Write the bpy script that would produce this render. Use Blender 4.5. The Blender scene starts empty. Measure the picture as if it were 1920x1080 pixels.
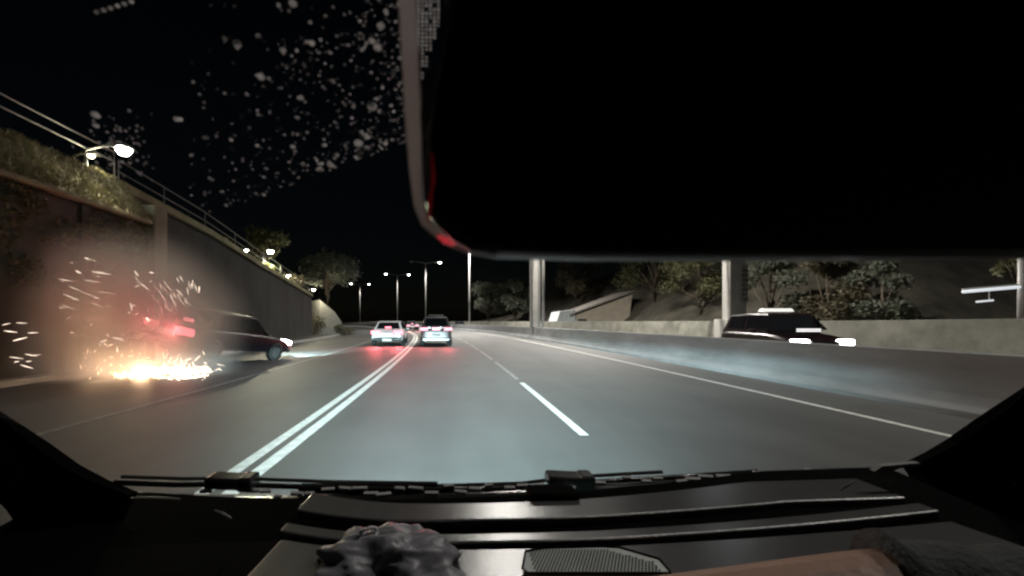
import bpy, math, random
from mathutils import Vector, Matrix, noise
R = math.radians
random.seed(7)
SC = bpy.context.scene
COL = SC.collection

# ------------------------------------------------------------------ camera
F, CX0, CY0, H = 800.0, 855.0, 603.0, 1.35          # focal px (1920 wide frame), vanishing point, camera height
cd = bpy.data.cameras.new('camera')
cd.sensor_width = 36.0
cd.lens = 36.0 * F / 1920.0
cd.shift_x = (960 - CX0) / 1920.0
cd.shift_y = (CY0 - 540) / 1920.0
cd.clip_start = 0.02
cd.clip_end = 3000
cd.dof.use_dof = True; cd.dof.focus_distance = 18.0; cd.dof.aperture_fstop = 10.0   # about 1.5 mm pupil of a small dash camera
cam = bpy.data.objects.new('camera', cd)
cam.location = (0, 0, H)
cam.rotation_euler = (R(90), 0, 0)
COL.objects.link(cam)
SC.camera = cam

# ------------------------------------------------------------------ night sky, faint moon, exposure
w = bpy.data.worlds.new('World'); SC.world = w; w.use_nodes = True
nt = w.node_tree; nt.nodes.clear()
sky = nt.nodes.new('ShaderNodeTexSky'); sky.sky_type = 'NISHITA'; sky.sun_disc = False
sky.sun_elevation = R(14); sky.sun_rotation = R(150)
bg = nt.nodes.new('ShaderNodeBackground'); bg.inputs[1].default_value = 0.00035
wo = nt.nodes.new('ShaderNodeOutputWorld')
nt.links.new(sky.outputs[0], bg.inputs[0]); nt.links.new(bg.outputs[0], wo.inputs[0])
sl = bpy.data.lights.new('moon', 'SUN'); sl.energy = 0.006; sl.angle = R(0.5); sl.color = (0.9, 0.95, 1.0)
so = bpy.data.objects.new('moon', sl); so.rotation_euler = (R(76), 0, R(150)); COL.objects.link(so)
SC.view_settings.view_transform = 'Standard'
SC.view_settings.look = 'None'
SC.view_settings.gamma = 1
SC.view_settings.use_curve_mapping = False
SC.view_settings.exposure = 0.0
cy = SC.cycles
cy.use_denoising = True
cy.max_bounces = 6; cy.diffuse_bounces = 2; cy.glossy_bounces = 3; cy.transmission_bounces = 4
cy.transparent_max_bounces = 16; cy.volume_bounces = 1
cy.volume_step_rate = 2.0; cy.volume_max_steps = 128
cy.sample_clamp_indirect = 4.0
cy.caustics_reflective = False; cy.caustics_refractive = False
cy.filter_width = 2.4

# light levels, all of them real lamps of the place
P_STREET = 6500.0
P_BANK = 3600.0
P_HEAD = 8800.0
HEAD_SIGN, HEAD_WIDE = 1.0, 0.58
C_STREET = (1.0, 0.95, 0.88)
C_BANK = (1.0, 0.92, 0.64)
C_HEAD = (0.66, 0.95, 1.0)

# ------------------------------------------------------------------ helpers
def px(x, y, Y):
    return Vector(((x - CX0) / F * Y, Y, H + (CY0 - y) / F * Y))

def cx(Y):
    if Y < 0: return 0.0
    c = -Y * Y / 860.0
    if Y > 30: c -= (Y - 30) ** 2 / 1100.0
    return c

def solve(u, xpix):
    best, by = 1e9, 10
    Y = 4.0
    while Y < 200:
        e = abs((u + cx(Y)) / Y * F + CX0 - xpix)
        if e < best: best, by = e, Y
        Y += 0.1
    return by

class MB:
    def __init__(s): s.v = []; s.f = []
    def add(s, vs, fs):
        n = len(s.v); s.v += [tuple(p) for p in vs]; s.f += [tuple(i + n for i in q) for q in fs]
    def box(s, c, d, rz=0, rx=0, ry=0, taper=1.0):
        x, y, z = d[0] / 2, d[1] / 2, d[2] / 2
        m = Matrix.Rotation(rz, 3, 'Z') @ Matrix.Rotation(ry, 3, 'Y') @ Matrix.Rotation(rx, 3, 'X')
        vs = []
        for sx, sy, sz in ((-1,-1,-1),(1,-1,-1),(1,1,-1),(-1,1,-1),(-1,-1,1),(1,-1,1),(1,1,1),(-1,1,1)):
            k = taper if sz > 0 else 1
            vs.append(Vector(c) + m @ Vector((sx * x * k, sy * y * k, sz * z)))
        s.add(vs, [(0,3,2,1),(4,5,6,7),(0,1,5,4),(1,2,6,5),(2,3,7,6),(3,0,4,7)])
    def tube(s, pts, rad, seg=8, caps=True):
        pts = [Vector(p) for p in pts]
        if not isinstance(rad, (list, tuple)): rad = [rad] * len(pts)
        rings = []
        for i, p in enumerate(pts):
            t = (pts[min(i + 1, len(pts) - 1)] - pts[max(i - 1, 0)]).normalized()
            a = t.cross(Vector((0, 0, 1)))
            if a.length < 0.05: a = t.cross(Vector((1, 0, 0)))
            a.normalize(); b = a.cross(t).normalized()
            rings.append([p + (a * math.cos(2 * math.pi * k / seg) + b * math.sin(2 * math.pi * k / seg)) * rad[i] for k in range(seg)])
        vs = [q for r in rings for q in r]; fs = []
        for i in range(len(pts) - 1):
            for k in range(seg):
                k2 = (k + 1) % seg
                fs.append((i * seg + k, i * seg + k2, (i + 1) * seg + k2, (i + 1) * seg + k))
        if caps:
            fs.append(tuple(range(seg - 1, -1, -1))); fs.append(tuple((len(pts) - 1) * seg + k for k in range(seg)))
        s.add(vs, fs)
    def lathe(s, prof, c, axis='Z', seg=24):
        vs = []; fs = []; n = len(prof)
        for k in range(seg):
            a = 2 * math.pi * k / seg
            for r, h in prof:
                p = Vector((r * math.cos(a), r * math.sin(a), h))
                if axis == 'X': p = Vector((p.z, p.x, p.y))
                if axis == 'Y': p = Vector((p.x, p.z, p.y))
                vs.append(Vector(c) + p)
        for k in range(seg):
            k2 = (k + 1) % seg
            for j in range(n - 1):
                fs.append((k * n + j, k2 * n + j, k2 * n + j + 1, k * n + j + 1))
        s.add(vs, fs)
    def loft(s, rings, closed=True, caps=True):
        n = len(rings[0]); vs = [p for r in rings for p in r]; fs = []
        for i in range(len(rings) - 1):
            for k in range(n if closed else n - 1):
                k2 = (k + 1) % n
                fs.append((i * n + k, i * n + k2, (i + 1) * n + k2, (i + 1) * n + k))
        if caps and closed:
            fs.append(tuple(range(n - 1, -1, -1))); fs.append(tuple((len(rings) - 1) * n + k for k in range(n)))
        s.add(vs, fs)
    def grid(s, rows):
        s.loft(rows, closed=False, caps=False)
    def slab(s, poly, d):
        n = len(poly); poly = [Vector(p) for p in poly]; d = Vector(d)
        s.add(poly + [p + d for p in poly], [tuple(range(n - 1, -1, -1)), tuple(range(n, 2 * n))] + [(k, (k + 1) % n, n + (k + 1) % n, n + k) for k in range(n)])
    def build(s, name, mat, parent=None, smooth=False, bevel=0, sub=0, solid=0, fix=True):
        me = bpy.data.meshes.new(name); me.from_pydata(s.v, [], s.f); me.validate(); me.update()
        if fix:
            import bmesh
            bm = bmesh.new(); bm.from_mesh(me); bmesh.ops.recalc_face_normals(bm, faces=bm.faces); bm.to_mesh(me); bm.free()
        o = bpy.data.objects.new(name, me); COL.objects.link(o)
        if mat: me.materials.append(mat)
        if smooth:
            for p in me.polygons: p.use_smooth = True
        if solid:
            m = o.modifiers.new('solid', 'SOLIDIFY'); m.thickness = solid; m.offset = 0
        if bevel:
            m = o.modifiers.new('bevel', 'BEVEL'); m.width = bevel; m.segments = 2; m.limit_method = 'ANGLE'; m.angle_limit = R(35)
        if sub:
            m = o.modifiers.new('sub', 'SUBSURF'); m.levels = sub; m.render_levels = sub
        if parent: o.parent = parent
        return o

def tag(o, label=None, cat=None, group=None, kind=None):
    if label: o['label'] = label
    if cat: o['category'] = cat
    if group: o['group'] = group
    if kind: o['kind'] = kind
    return o

def empty(name, loc, rz=0.0):
    o = bpy.data.objects.new(name, None); COL.objects.link(o)
    o.location = loc; o.rotation_euler = (0, 0, rz); o.empty_display_size = 0.2
    return o

MATS = {}
def mat(name, c, rough=0.7, metal=0.0, var=0.25, scale=4.0, bump=0.0, bscale=None, c2=None, spec=0.5, coat=0.0, stretch=None):
    if name in MATS: return MATS[name]
    m = bpy.data.materials.new(name); m.use_nodes = True
    t = m.node_tree; b = t.nodes['Principled BSDF']
    b.inputs['Roughness'].default_value = rough; b.inputs['Metallic'].default_value = metal
    b.inputs['Specular IOR Level'].default_value = spec
    if coat: b.inputs['Coat Weight'].default_value = coat; b.inputs['Coat Roughness'].default_value = 0.06
    tc = t.nodes.new('ShaderNodeTexCoord'); mp = t.nodes.new('ShaderNodeMapping')
    t.links.new(tc.outputs['Object'], mp.inputs[0])
    if stretch: mp.inputs['Scale'].default_value = stretch
    n = t.nodes.new('ShaderNodeTexNoise'); n.inputs['Scale'].default_value = scale; n.inputs['Detail'].default_value = 6; n.inputs['Roughness'].default_value = 0.65
    t.links.new(mp.outputs[0], n.inputs['Vector'])
    r = t.nodes.new('ShaderNodeValToRGB'); r.color_ramp.elements[0].position = 0.3; r.color_ramp.elements[1].position = 0.7
    lo = tuple(x * (1 - var) for x in c); hi = tuple(min(1, x * (1 + var)) for x in (c2 or c))
    r.color_ramp.elements[0].color = (*lo, 1); r.color_ramp.elements[1].color = (*hi, 1)
    t.links.new(n.outputs['Fac'], r.inputs[0]); t.links.new(r.outputs[0], b.inputs['Base Color'])
    if bump:
        n2 = t.nodes.new('ShaderNodeTexNoise'); n2.inputs['Scale'].default_value = bscale or scale * 6; n2.inputs['Detail'].default_value = 5
        t.links.new(mp.outputs[0], n2.inputs['Vector'])
        bp = t.nodes.new('ShaderNodeBump'); bp.inputs['Strength'].default_value = bump; bp.inputs['Distance'].default_value = 0.02
        t.links.new(n2.outputs['Fac'], bp.inputs['Height']); t.links.new(bp.outputs[0], b.inputs['Normal'])
    MATS[name] = m
    return m

def emit(name, c, s):
    if name in MATS: return MATS[name]
    m = bpy.data.materials.new(name); m.use_nodes = True
    b = m.node_tree.nodes['Principled BSDF']
    b.inputs['Base Color'].default_value = (*[0.5 * x for x in c], 1)
    b.inputs['Emission Color'].default_value = (*c, 1); b.inputs['Emission Strength'].default_value = s
    b.inputs['Roughness'].default_value = 0.3
    MATS[name] = m
    return m

def glass_thin(name, tint=(1, 1, 1), refl=0.05):
    m = bpy.data.materials.new(name); m.use_nodes = True
    t = m.node_tree; t.nodes.clear()
    tr = t.nodes.new('ShaderNodeBsdfTransparent'); tr.inputs[0].default_value = (*tint, 1)
    gl = t.nodes.new('ShaderNodeBsdfGlossy'); gl.inputs['Roughness'].default_value = 0.03
    mx = t.nodes.new('ShaderNodeMixShader'); mx.inputs[0].default_value = refl
    o = t.nodes.new('ShaderNodeOutputMaterial')
    t.links.new(tr.outputs[0], mx.inputs[1]); t.links.new(gl.outputs[0], mx.inputs[2]); t.links.new(mx.outputs[0], o.inputs[0])
    return m

def leaf_mat(name, c, c2):
    m = mat(name, c, 0.6, 0, 0.35, 1.3, c2=c2)
    t = m.node_tree; b = t.nodes['Principled BSDF']
    tl = t.nodes.new('ShaderNodeBsdfTranslucent'); mx = t.nodes.new('ShaderNodeMixShader'); mx.inputs[0].default_value = 0.3
    o = t.nodes['Material Output']
    src = b.inputs['Base Color'].links[0].from_socket
    t.links.new(src, tl.inputs[0]); t.links.new(b.outputs[0], mx.inputs[1]); t.links.new(tl.outputs[0], mx.inputs[2]); t.links.new(mx.outputs[0], o.inputs[0])
    return m

def spot(parent, loc, target, power, color, angle, blend=0.5, size=0.1, name='bulb'):
    l = bpy.data.lights.new(name, 'SPOT'); l.energy = power; l.color = color; l.spot_size = R(angle); l.spot_blend = blend; l.shadow_soft_size = size
    o = bpy.data.objects.new(name, l); COL.objects.link(o)
    o.location = loc
    d = Vector(target) - Vector(loc)
    o.rotation_euler = d.to_track_quat('-Z', 'Y').to_euler()
    if parent: o.parent = parent
    return o

def headlamp_beam(l):
    # dipped-beam pattern of a road car: flat, wide, strongest just under the horizon (local axes of the lamp)
    l.use_nodes = True
    t = l.node_tree; em = t.nodes['Emission']
    g_ = t.nodes.new('ShaderNodeTexCoord'); sx = t.nodes.new('ShaderNodeSeparateXYZ'); t.links.new(g_.outputs['Normal'], sx.inputs[0])
    def M(op, a, b=None, c=None):
        n = t.nodes.new('ShaderNodeMath'); n.operation = op
        for i, v in enumerate((a, b, c)):
            if v is None: continue
            if isinstance(v, (int, float)): n.inputs[i].default_value = v
            else: t.links.new(v, n.inputs[i])
        return n.outputs[0]
    z = M('MULTIPLY', sx.outputs[1], HEAD_SIGN); y = M('ABSOLUTE', sx.outputs[2])
    az = M('DIVIDE', sx.outputs[0], M('MAXIMUM', y, 0.05))
    gz = M('EXPONENT', M('MULTIPLY', M('MULTIPLY', az, az), -1.0 / (HEAD_WIDE * HEAD_WIDE)))
    dl = M('MULTIPLY', z, -1.0)
    f = M('MULTIPLY', M('POWER', M('ADD', M('MULTIPLY', dl, dl), 0.0012), -1.05), 0.0185)
    mr = t.nodes.new('ShaderNodeMapRange'); mr.interpolation_type = 'SMOOTHSTEP'
    mr.inputs['From Min'].default_value = 0.0; mr.inputs['From Max'].default_value = 0.09; mr.inputs['To Min'].default_value = 0.03
    t.links.new(dl, mr.inputs['Value']); c = mr.outputs[0]
    t.links.new(M('MULTIPLY', M('MULTIPLY', f, c), gz), em.inputs['Strength'])
    return l

def point(parent, loc, power, color, size=0.1, name='glow'):
    l = bpy.data.lights.new(name, 'POINT'); l.energy = power; l.color = color; l.shadow_soft_size = size
    o = bpy.data.objects.new(name, l); COL.objects.link(o); o.location = loc
    if parent: o.parent = parent
    return o

# ------------------------------------------------------------------ materials
def asphalt_mat():
    m = bpy.data.materials.new('asphalt'); m.use_nodes = True
    t = m.node_tree; b = t.nodes['Principled BSDF']; b.inputs['Roughness'].default_value = 0.62
    b.inputs['Specular IOR Level'].default_value = 0.35
    tc = t.nodes.new('ShaderNodeTexCoord')
    mp = t.nodes.new('ShaderNodeMapping'); mp.inputs['Scale'].default_value = (0.9, 0.09, 1)
    t.links.new(tc.outputs['Object'], mp.inputs[0])
    n1 = t.nodes.new('ShaderNodeTexNoise'); n1.inputs['Scale'].default_value = 1.0; n1.inputs['Detail'].default_value = 5
    t.links.new(mp.outputs[0], n1.inputs['Vector'])
    n2 = t.nodes.new('ShaderNodeTexNoise'); n2.inputs['Scale'].default_value = 0.55; n2.inputs['Detail'].default_value = 7
    t.links.new(tc.outputs['Object'], n2.inputs['Vector'])
    n3 = t.nodes.new('ShaderNodeTexNoise'); n3.inputs['Scale'].default_value = 90; n3.inputs['Detail'].default_value = 3
    t.links.new(tc.outputs['Object'], n3.inputs['Vector'])
    r = t.nodes.new('ShaderNodeValToRGB')
    r.color_ramp.elements[0].position = 0.3; r.color_ramp.elements[0].color = (0.036, 0.036, 0.037, 1)
    r.color_ramp.elements[1].position = 0.72; r.color_ramp.elements[1].color = (0.098, 0.097, 0.094, 1)
    a = t.nodes.new('ShaderNodeMath'); a.operation = 'ADD'
    a2 = t.nodes.new('ShaderNodeMath'); a2.operation = 'MULTIPLY_ADD'; a2.inputs[1].default_value = 0.25
    mm = t.nodes.new('ShaderNodeMath'); mm.operation = 'MULTIPLY'; mm.inputs[1].default_value = 0.5
    mm2 = t.nodes.new('ShaderNodeMath'); mm2.operation = 'MULTIPLY'; mm2.inputs[1].default_value = 0.35
    t.links.new(n1.outputs['Fac'], mm.inputs[0]); t.links.new(n2.outputs['Fac'], mm2.inputs[0])
    t.links.new(mm.outputs[0], a.inputs[0]); t.links.new(mm2.outputs[0], a.inputs[1])
    t.links.new(n3.outputs['Fac'], a2.inputs[0]); t.links.new(a.outputs[0], a2.inputs[2])
    t.links.new(a2.outputs[0], r.inputs[0]); t.links.new(r.outputs[0], b.inputs['Base Color'])
    bp = t.nodes.new('ShaderNodeBump'); bp.inputs['Strength'].default_value = 0.35; bp.inputs['Distance'].default_value = 0.006
    t.links.new(n3.outputs['Fac'], bp.inputs['Height']); t.links.new(bp.outputs[0], b.inputs['Normal'])
    return m

M_ASPH = asphalt_mat()
M_LINE = mat('line_paint', (0.62, 0.62, 0.6), 0.6, 0, 0.3, 9.0, 0.1)
M_WORN = mat('worn_line_paint', (0.22, 0.22, 0.21), 0.65, 0, 0.5, 7.0)
M_SOIL = mat('soil', (0.055, 0.05, 0.035), 0.95, 0, 0.45, 0.6, 0.5, 6)
M_CONC = mat('barrier_concrete', (0.19, 0.195, 0.20), 0.8, 0, 0.28, 0.9, 0.15, 30, stretch=(1, 0.5, 2.2))
M_WALL = mat('stained_shaded_concrete', (0.05, 0.044, 0.034), 0.9, 0, 0.45, 0.9, 0.3, 12, stretch=(1, 1, 0.35))  # stained concrete, colour darkened for the shade below the coping
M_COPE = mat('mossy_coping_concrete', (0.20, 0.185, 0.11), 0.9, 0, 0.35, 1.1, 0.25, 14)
M_PALE = mat('pale_concrete', (0.27, 0.26, 0.245), 0.85, 0, 0.2, 1.2, 0.15, 16)
M_GALV = mat('galvanised_steel', (0.22, 0.22, 0.21), 0.55, 0.5, 0.15, 5)
M_POLE = mat('painted_pole', (0.45, 0.44, 0.43), 0.5, 0.2, 0.12, 3)
M_DARKMETAL = mat('dark_metal', (0.05, 0.05, 0.05), 0.5, 0.4, 0.2, 6)
M_BARK = mat('bark', (0.09, 0.07, 0.05), 0.9, 0, 0.4, 5, 0.6, 18)
M_LEAF = leaf_mat('olive_leaves', (0.08, 0.085, 0.04), (0.13, 0.13, 0.06))
M_LEAF2 = leaf_mat('grey_green_leaves', (0.085, 0.095, 0.07), (0.13, 0.14, 0.105))
M_LEAF3 = leaf_mat('brown_green_leaves', (0.08, 0.068, 0.042), (0.12, 0.105, 0.065))
M_BLACK = mat('black_interior_plastic', (0.0018, 0.0018, 0.0018), 0.85, 0, 0.2, 20, spec=0.02)
M_GLOSSB = mat('glossy_black', (0.012, 0.012, 0.012), 0.22, 0, 0.2, 20)
M_TYRE = mat('tyre_rubber', (0.015, 0.015, 0.015), 0.85, 0, 0.2, 20)
M_RIM = mat('alloy_rim', (0.08, 0.08, 0.08), 0.5, 0.3, 0.1, 10)
M_CARGLASS = mat('dark_car_glass', (0.012, 0.013, 0.015), 0.08, 0, 0.1, 2, spec=0.8)
M_PLATE = mat('number_plate', (0.7, 0.7, 0.66), 0.5, 0, 0.08, 20)
E_LAMP = emit('lit_street_lens', (1.0, 0.97, 0.92), 30)
E_LAMPW = emit('lit_bank_lens', (1.0, 0.97, 0.86), 40)
E_OFF = mat('unlit_lens', (0.3, 0.3, 0.3), 0.2, 0, 0.05, 5)
E_BRAKE = emit('brake_lamp_red', (1.0, 0.20, 0.26), 3.6)
E_TAIL = emit('tail_lamp_red', (1.0, 0.40, 0.50), 2.2)
E_HEADL = emit('headlamp_white', (1.0, 0.98, 0.98), 18)

# ------------------------------------------------------------------ ground and road
m = MB(); m.add([(-1200, -300, -0.05), (1200, -300, -0.05), (1200, 1500, -0.05), (-1200, 1500, -0.05)], [(0, 1, 2, 3)])
tag(m.build('ground', M_SOIL), kind='structure')

YS = [-30, -20, -12, -6, 0, 2, 4] + [4 + 2 * i for i in range(1, 110)]
def strip(u0, u1, z, y0=None, y1=None, n=None):
    ys = [y for y in YS if (y0 is None or y > y0) and (y1 is None or y < y1)]
    if y0 is not None: ys = [y0] + ys
    if y1 is not None: ys = ys + [y1]
    f0 = u0 if callable(u0) else (lambda Y: u0)
    f1 = u1 if callable(u1) else (lambda Y: u1)
    mb = MB(); mb.grid([[(f0(Y) + cx(Y), Y, z) for Y in ys], [(f1(Y) + cx(Y), Y, z) for Y in ys]])
    return mb
road = tag(strip(-9.6, 17.2, 0.0).build('road', M_ASPH), kind='structure')
def line(name, u, wd, y0, y1, mt): return strip(u - wd / 2, u + wd / 2, 0.005, y0, y1).build(name, mt, road)
line('centre_line', -1.975, 0.125, -20, 170, M_LINE)
line('centre_line', -1.755, 0.135, -20, 170, M_LINE)
line('edge_line', 5.85, 0.11, -20, 170, M_LINE)
line('edge_line', -4.95, 0.10, -20, 170, M_WORN)
line('lane_dash', 1.55, 0.11, 5.05, 9.4, M_LINE)
Y = 9.9
while Y < 90:
    line('lane_dash', 1.55, 0.10, Y, Y + 4.4, M_WORN); Y += 5.2
line('edge_line', 8.9, 0.11, -20, 170, M_LINE)
Y = 2.0
while Y < 80:
    line('lane_dash', 12.2, 0.11, Y, Y + 3.0, M_LINE); Y += 9.0
# kerb along the left wall
def ext(profile, ys, off=cx, zf=None):
    rings = []
    for Y in ys:
        rings.append([(u + off(Y), Y, z + (zf(Y) if zf else 0)) for u, z in profile])
    mb = MB(); mb.loft(rings); return mb
kys = [-10] + [2 * i for i in range(0, 22)]
k = ext([(-9.45, -0.04), (-9.15, -0.04), (-9.17, 0.13), (-9.45, 0.14)], kys).build('kerb', M_PALE); tag(k, kind='structure')

# ------------------------------------------------------------------ concrete median barrier and far wall
jersey = [(7.2, -0.04), (7.2, 0.08), (7.36, 0.30), (7.44, 0.90), (7.62, 0.90), (7.70, 0.30), (7.86, 0.08), (7.86, -0.04)]
o = ext(jersey, YS).build('median_barrier', M_CONC, bevel=0.015)
tag(o, 'long pale concrete median barrier curving along the right edge line', 'barrier')
fw = [(17.2, -0.04), (17.2, 0.3), (17.3, 1.42), (17.55, 1.42), (17.6, -0.04)]
M_FARW = mat('far_wall_concrete', (0.12, 0.118, 0.095), 0.9, 0, 0.3, 0.8, 0.2, 12, c2=(0.15, 0.148, 0.125))
o = ext(fw, YS, zf=lambda Y: -0.04 + 0.10 * max(0, min(1, (20 - Y) / 12))).build('roadside_wall', M_FARW, bevel=0.02)
tag(o, 'low grey wall along the far side of the opposite carriageway', 'wall')
# guard rail on the outside of the bend, left edge far away
gr = empty('guard_rail', (0, 0, 0)); tag(gr, 'pale steel guard rail on the left verge beyond the trees', 'guard rail')
gy = [46 + 2 * i for i in range(0, 60)]
ext([(-5.9, 0.45), (-5.84, 0.53), (-5.9, 0.6), (-5.84, 0.67), (-5.9, 0.75), (-5.94, 0.75), (-5.94, 0.45)], gy).build('rail', M_GALV, gr)
for Y in gy[::2]:
    b = MB(); b.box((-6.0 + cx(Y), Y, 0.36), (0.1, 0.1, 0.8)); b.build('post', M_GALV, gr)

# ------------------------------------------------------------------ left bank: abutment wall, recessed wall, slope, railings
def zrec(Y):
    pts = [(12, 6.0), (20, 5.4), (26.5, 4.6), (37, 3.6), (48, 2.8), (60, 1.5)]
    if Y <= pts[0][0]: return pts[0][1]
    for (a, za), (b, zb) in zip(pts, pts[1:]):
        if Y <= b: return za + (zb - za) * (Y - a) / (b - a)
    return pts[-1][1]
ab = empty('abutment_wall', (-9.5, 5, 0)); tag(ab, 'tall stained, shade-darkened abutment wall with a mossy coping band at far left', 'wall')
def loc(o, p): return Vector(o) - Vector(p)
def in_parent(mb, par):
    L = Vector(par.location); mb.v = [tuple(Vector(v) - L) for v in mb.v]; return mb
ys_ab = [-8, -4, 0, 4, 8, 11, 13.4]
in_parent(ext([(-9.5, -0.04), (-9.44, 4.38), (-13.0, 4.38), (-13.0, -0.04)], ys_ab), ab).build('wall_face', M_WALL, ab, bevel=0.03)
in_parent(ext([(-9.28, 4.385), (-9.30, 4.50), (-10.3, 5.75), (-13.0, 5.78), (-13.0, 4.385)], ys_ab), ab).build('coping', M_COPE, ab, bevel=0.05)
b = MB(); b.box((-9.55 + cx(13.7), 13.72, 2.5), (0.6, 0.6, 5.05)); in_parent(b, ab).build('end_pier', mat('pier_concrete', (0.15, 0.15, 0.105), 0.9, 0, 0.35, 1.6, 0.25, 12), ab, bevel=0.04)
for Y in (2, 5, 8, 11):
    b = MB(); b.box((-9.43 + cx(Y), Y, 2.2), (0.1, 0.28, 4.36)); in_parent(b, ab).build('rib', M_WALL, ab, bevel=0.02)

rw = empty('retaining_wall', (-11, 14, 0)); tag(rw, 'long dark retaining wall with a pale sloping coping behind the crashing car', 'wall')
ys_rw = [14.2, 16, 18, 20, 22, 24, 26.5, 29, 32, 35, 38]
rings = [[(-11 + cx(Y), Y, -0.04), (-11.15 + cx(Y), Y, zrec(Y)), (-11.9 + cx(Y), Y, zrec(Y)), (-11.9 + cx(Y), Y, -0.04)] for Y in ys_rw]
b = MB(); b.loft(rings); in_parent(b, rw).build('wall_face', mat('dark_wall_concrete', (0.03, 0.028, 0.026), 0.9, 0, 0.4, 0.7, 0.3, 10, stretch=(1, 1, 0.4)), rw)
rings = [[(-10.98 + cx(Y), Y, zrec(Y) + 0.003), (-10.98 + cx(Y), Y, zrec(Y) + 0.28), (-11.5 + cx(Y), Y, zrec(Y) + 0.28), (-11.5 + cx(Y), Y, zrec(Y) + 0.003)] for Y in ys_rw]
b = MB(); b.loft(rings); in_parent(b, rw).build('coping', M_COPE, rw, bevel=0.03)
for Y in ():
    b = MB(); b.box((-11.06 + cx(Y), Y, zrec(Y) / 2), (0.14, 0.25, zrec(Y) - 0.02)); in_parent(b, rw).build('rib', M_WALL, rw)
# low strip of verge between the kerb and the recessed wall
b = MB(); vy = [13.9] + [16 + 2 * i for i in range(0, 14)]
b.grid([[(-9.4 + cx(Y), Y, 0.06) for Y in vy], [(-11.2 + cx(Y), Y, 0.12) for Y in vy]]); tag(b.build('verge', M_SOIL), kind='structure')

# earth slope behind the walls
rows = []
for i in range(0, 14):
    row = []
    for Y in [-10, -4, 2, 8, 12, 16, 20, 24, 28, 32, 36, 40, 46, 52, 60, 70, 84, 100, 130, 170]:
        u = -12.2 - i * 2.2 - (max(0, Y - 36) * 0.10)
        top = (5.2 if Y < 13 else zrec(Y) - 0.15) if Y <= 38 else max(0.0, zrec(Y) - 0.15 - (Y - 38) * 0.02)
        if Y > 44 and i == 0: top = 0.0
        z = top + i * 0.75 * (1 if Y < 60 else max(0.55, 1 - (Y - 60) / 90)) + 0.35 * noise.noise(Vector((u * 0.3, Y * 0.2, 1)))*min(1,i)
        row.append((u + cx(Y), Y, z - 0.02))
    rows.append(row)
b = MB(); b.grid(rows); tag(b.build('hillside', M_SOIL, smooth=True), kind='structure')

def railing(name, label, pts, hts):
    r = empty(name, tuple(pts[0])); tag(r, label, 'railing')
    L = Vector(pts[0])
    for h in hts:
        mb = MB(); mb.tube([Vector(p) + Vector((0, 0, h)) - L for p in pts], 0.026, 8); mb.build('rail', M_GALV, r, smooth=True)
    for i in range(len(pts)):
        p = Vector(pts[i]) - L
        mb = MB(); mb.tube([p, p + Vector((0, 0, hts[-1] + 0.02))], 0.02, 6); mb.build('post', M_GALV, r, smooth=True)
railing('railing', 'two-rail steel railing on top of the abutment wall at far left', [(-10.45 + cx(Y), Y, 5.76) for Y in (-2, 2, 6, 9.5, 13.3)], (0.58, 0.88))
railing('railing', 'two-rail steel railing stepping down along the retaining wall coping', [(-11.3 + cx(Y), Y, zrec(Y) + 0.28) for Y in (14.6, 17, 20, 23, 26.5, 30, 34, 37.5)], (0.40, 0.80))

# pale concrete wing wall at the end of the bank
Yb = 43.0
ww = MB()
ww.slab([px(598, 630, Yb), px(641, 629, Yb), px(641, 604, Yb), px(628, 585, Yb), px(600, 562, Yb)], (-2.4, 3.0, 0))
tag(ww.build('wing_wall', M_PALE, bevel=0.05), 'pale concrete wing wall under the spreading tree on the left', 'wall')

# ------------------------------------------------------------------ trees
def leaf_cloud(mb, blobs, n, size, rnd, flat=1.0):
    tot = sum(r[0] * r[1] * r[2] for _, r in blobs)
    for c, r in blobs:
        k = max(8, int(n * r[0] * r[1] * r[2] / tot))
        for _ in range(k):
            while True:
                p = Vector((rnd.uniform(-1, 1), rnd.uniform(-1, 1), rnd.uniform(-1, 1)))
                if 0.25 < p.length < 1: break
            p = p * (0.6 + 0.4 * rnd.random() + 0.25 * noise.noise(p * 2.3 + Vector(c)))
            q = Vector(c) + Vector((p.x * r[0], p.y * r[1], p.z * r[2]))
            a = Vector((rnd.gauss(0, 1), rnd.gauss(0, 1), rnd.gauss(0, 0.6))).normalized()
            bb = a.cross(Vector((rnd.gauss(0, 1), rnd.gauss(0, 1), rnd.gauss(0, 1)))).normalized()
            s = size * rnd.uniform(0.6, 1.4)
            mb.add([q - a * s, q + bb * s * 0.45, q + a * s, q - bb * s * 0.45], [(0, 1, 2, 3)])

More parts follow.
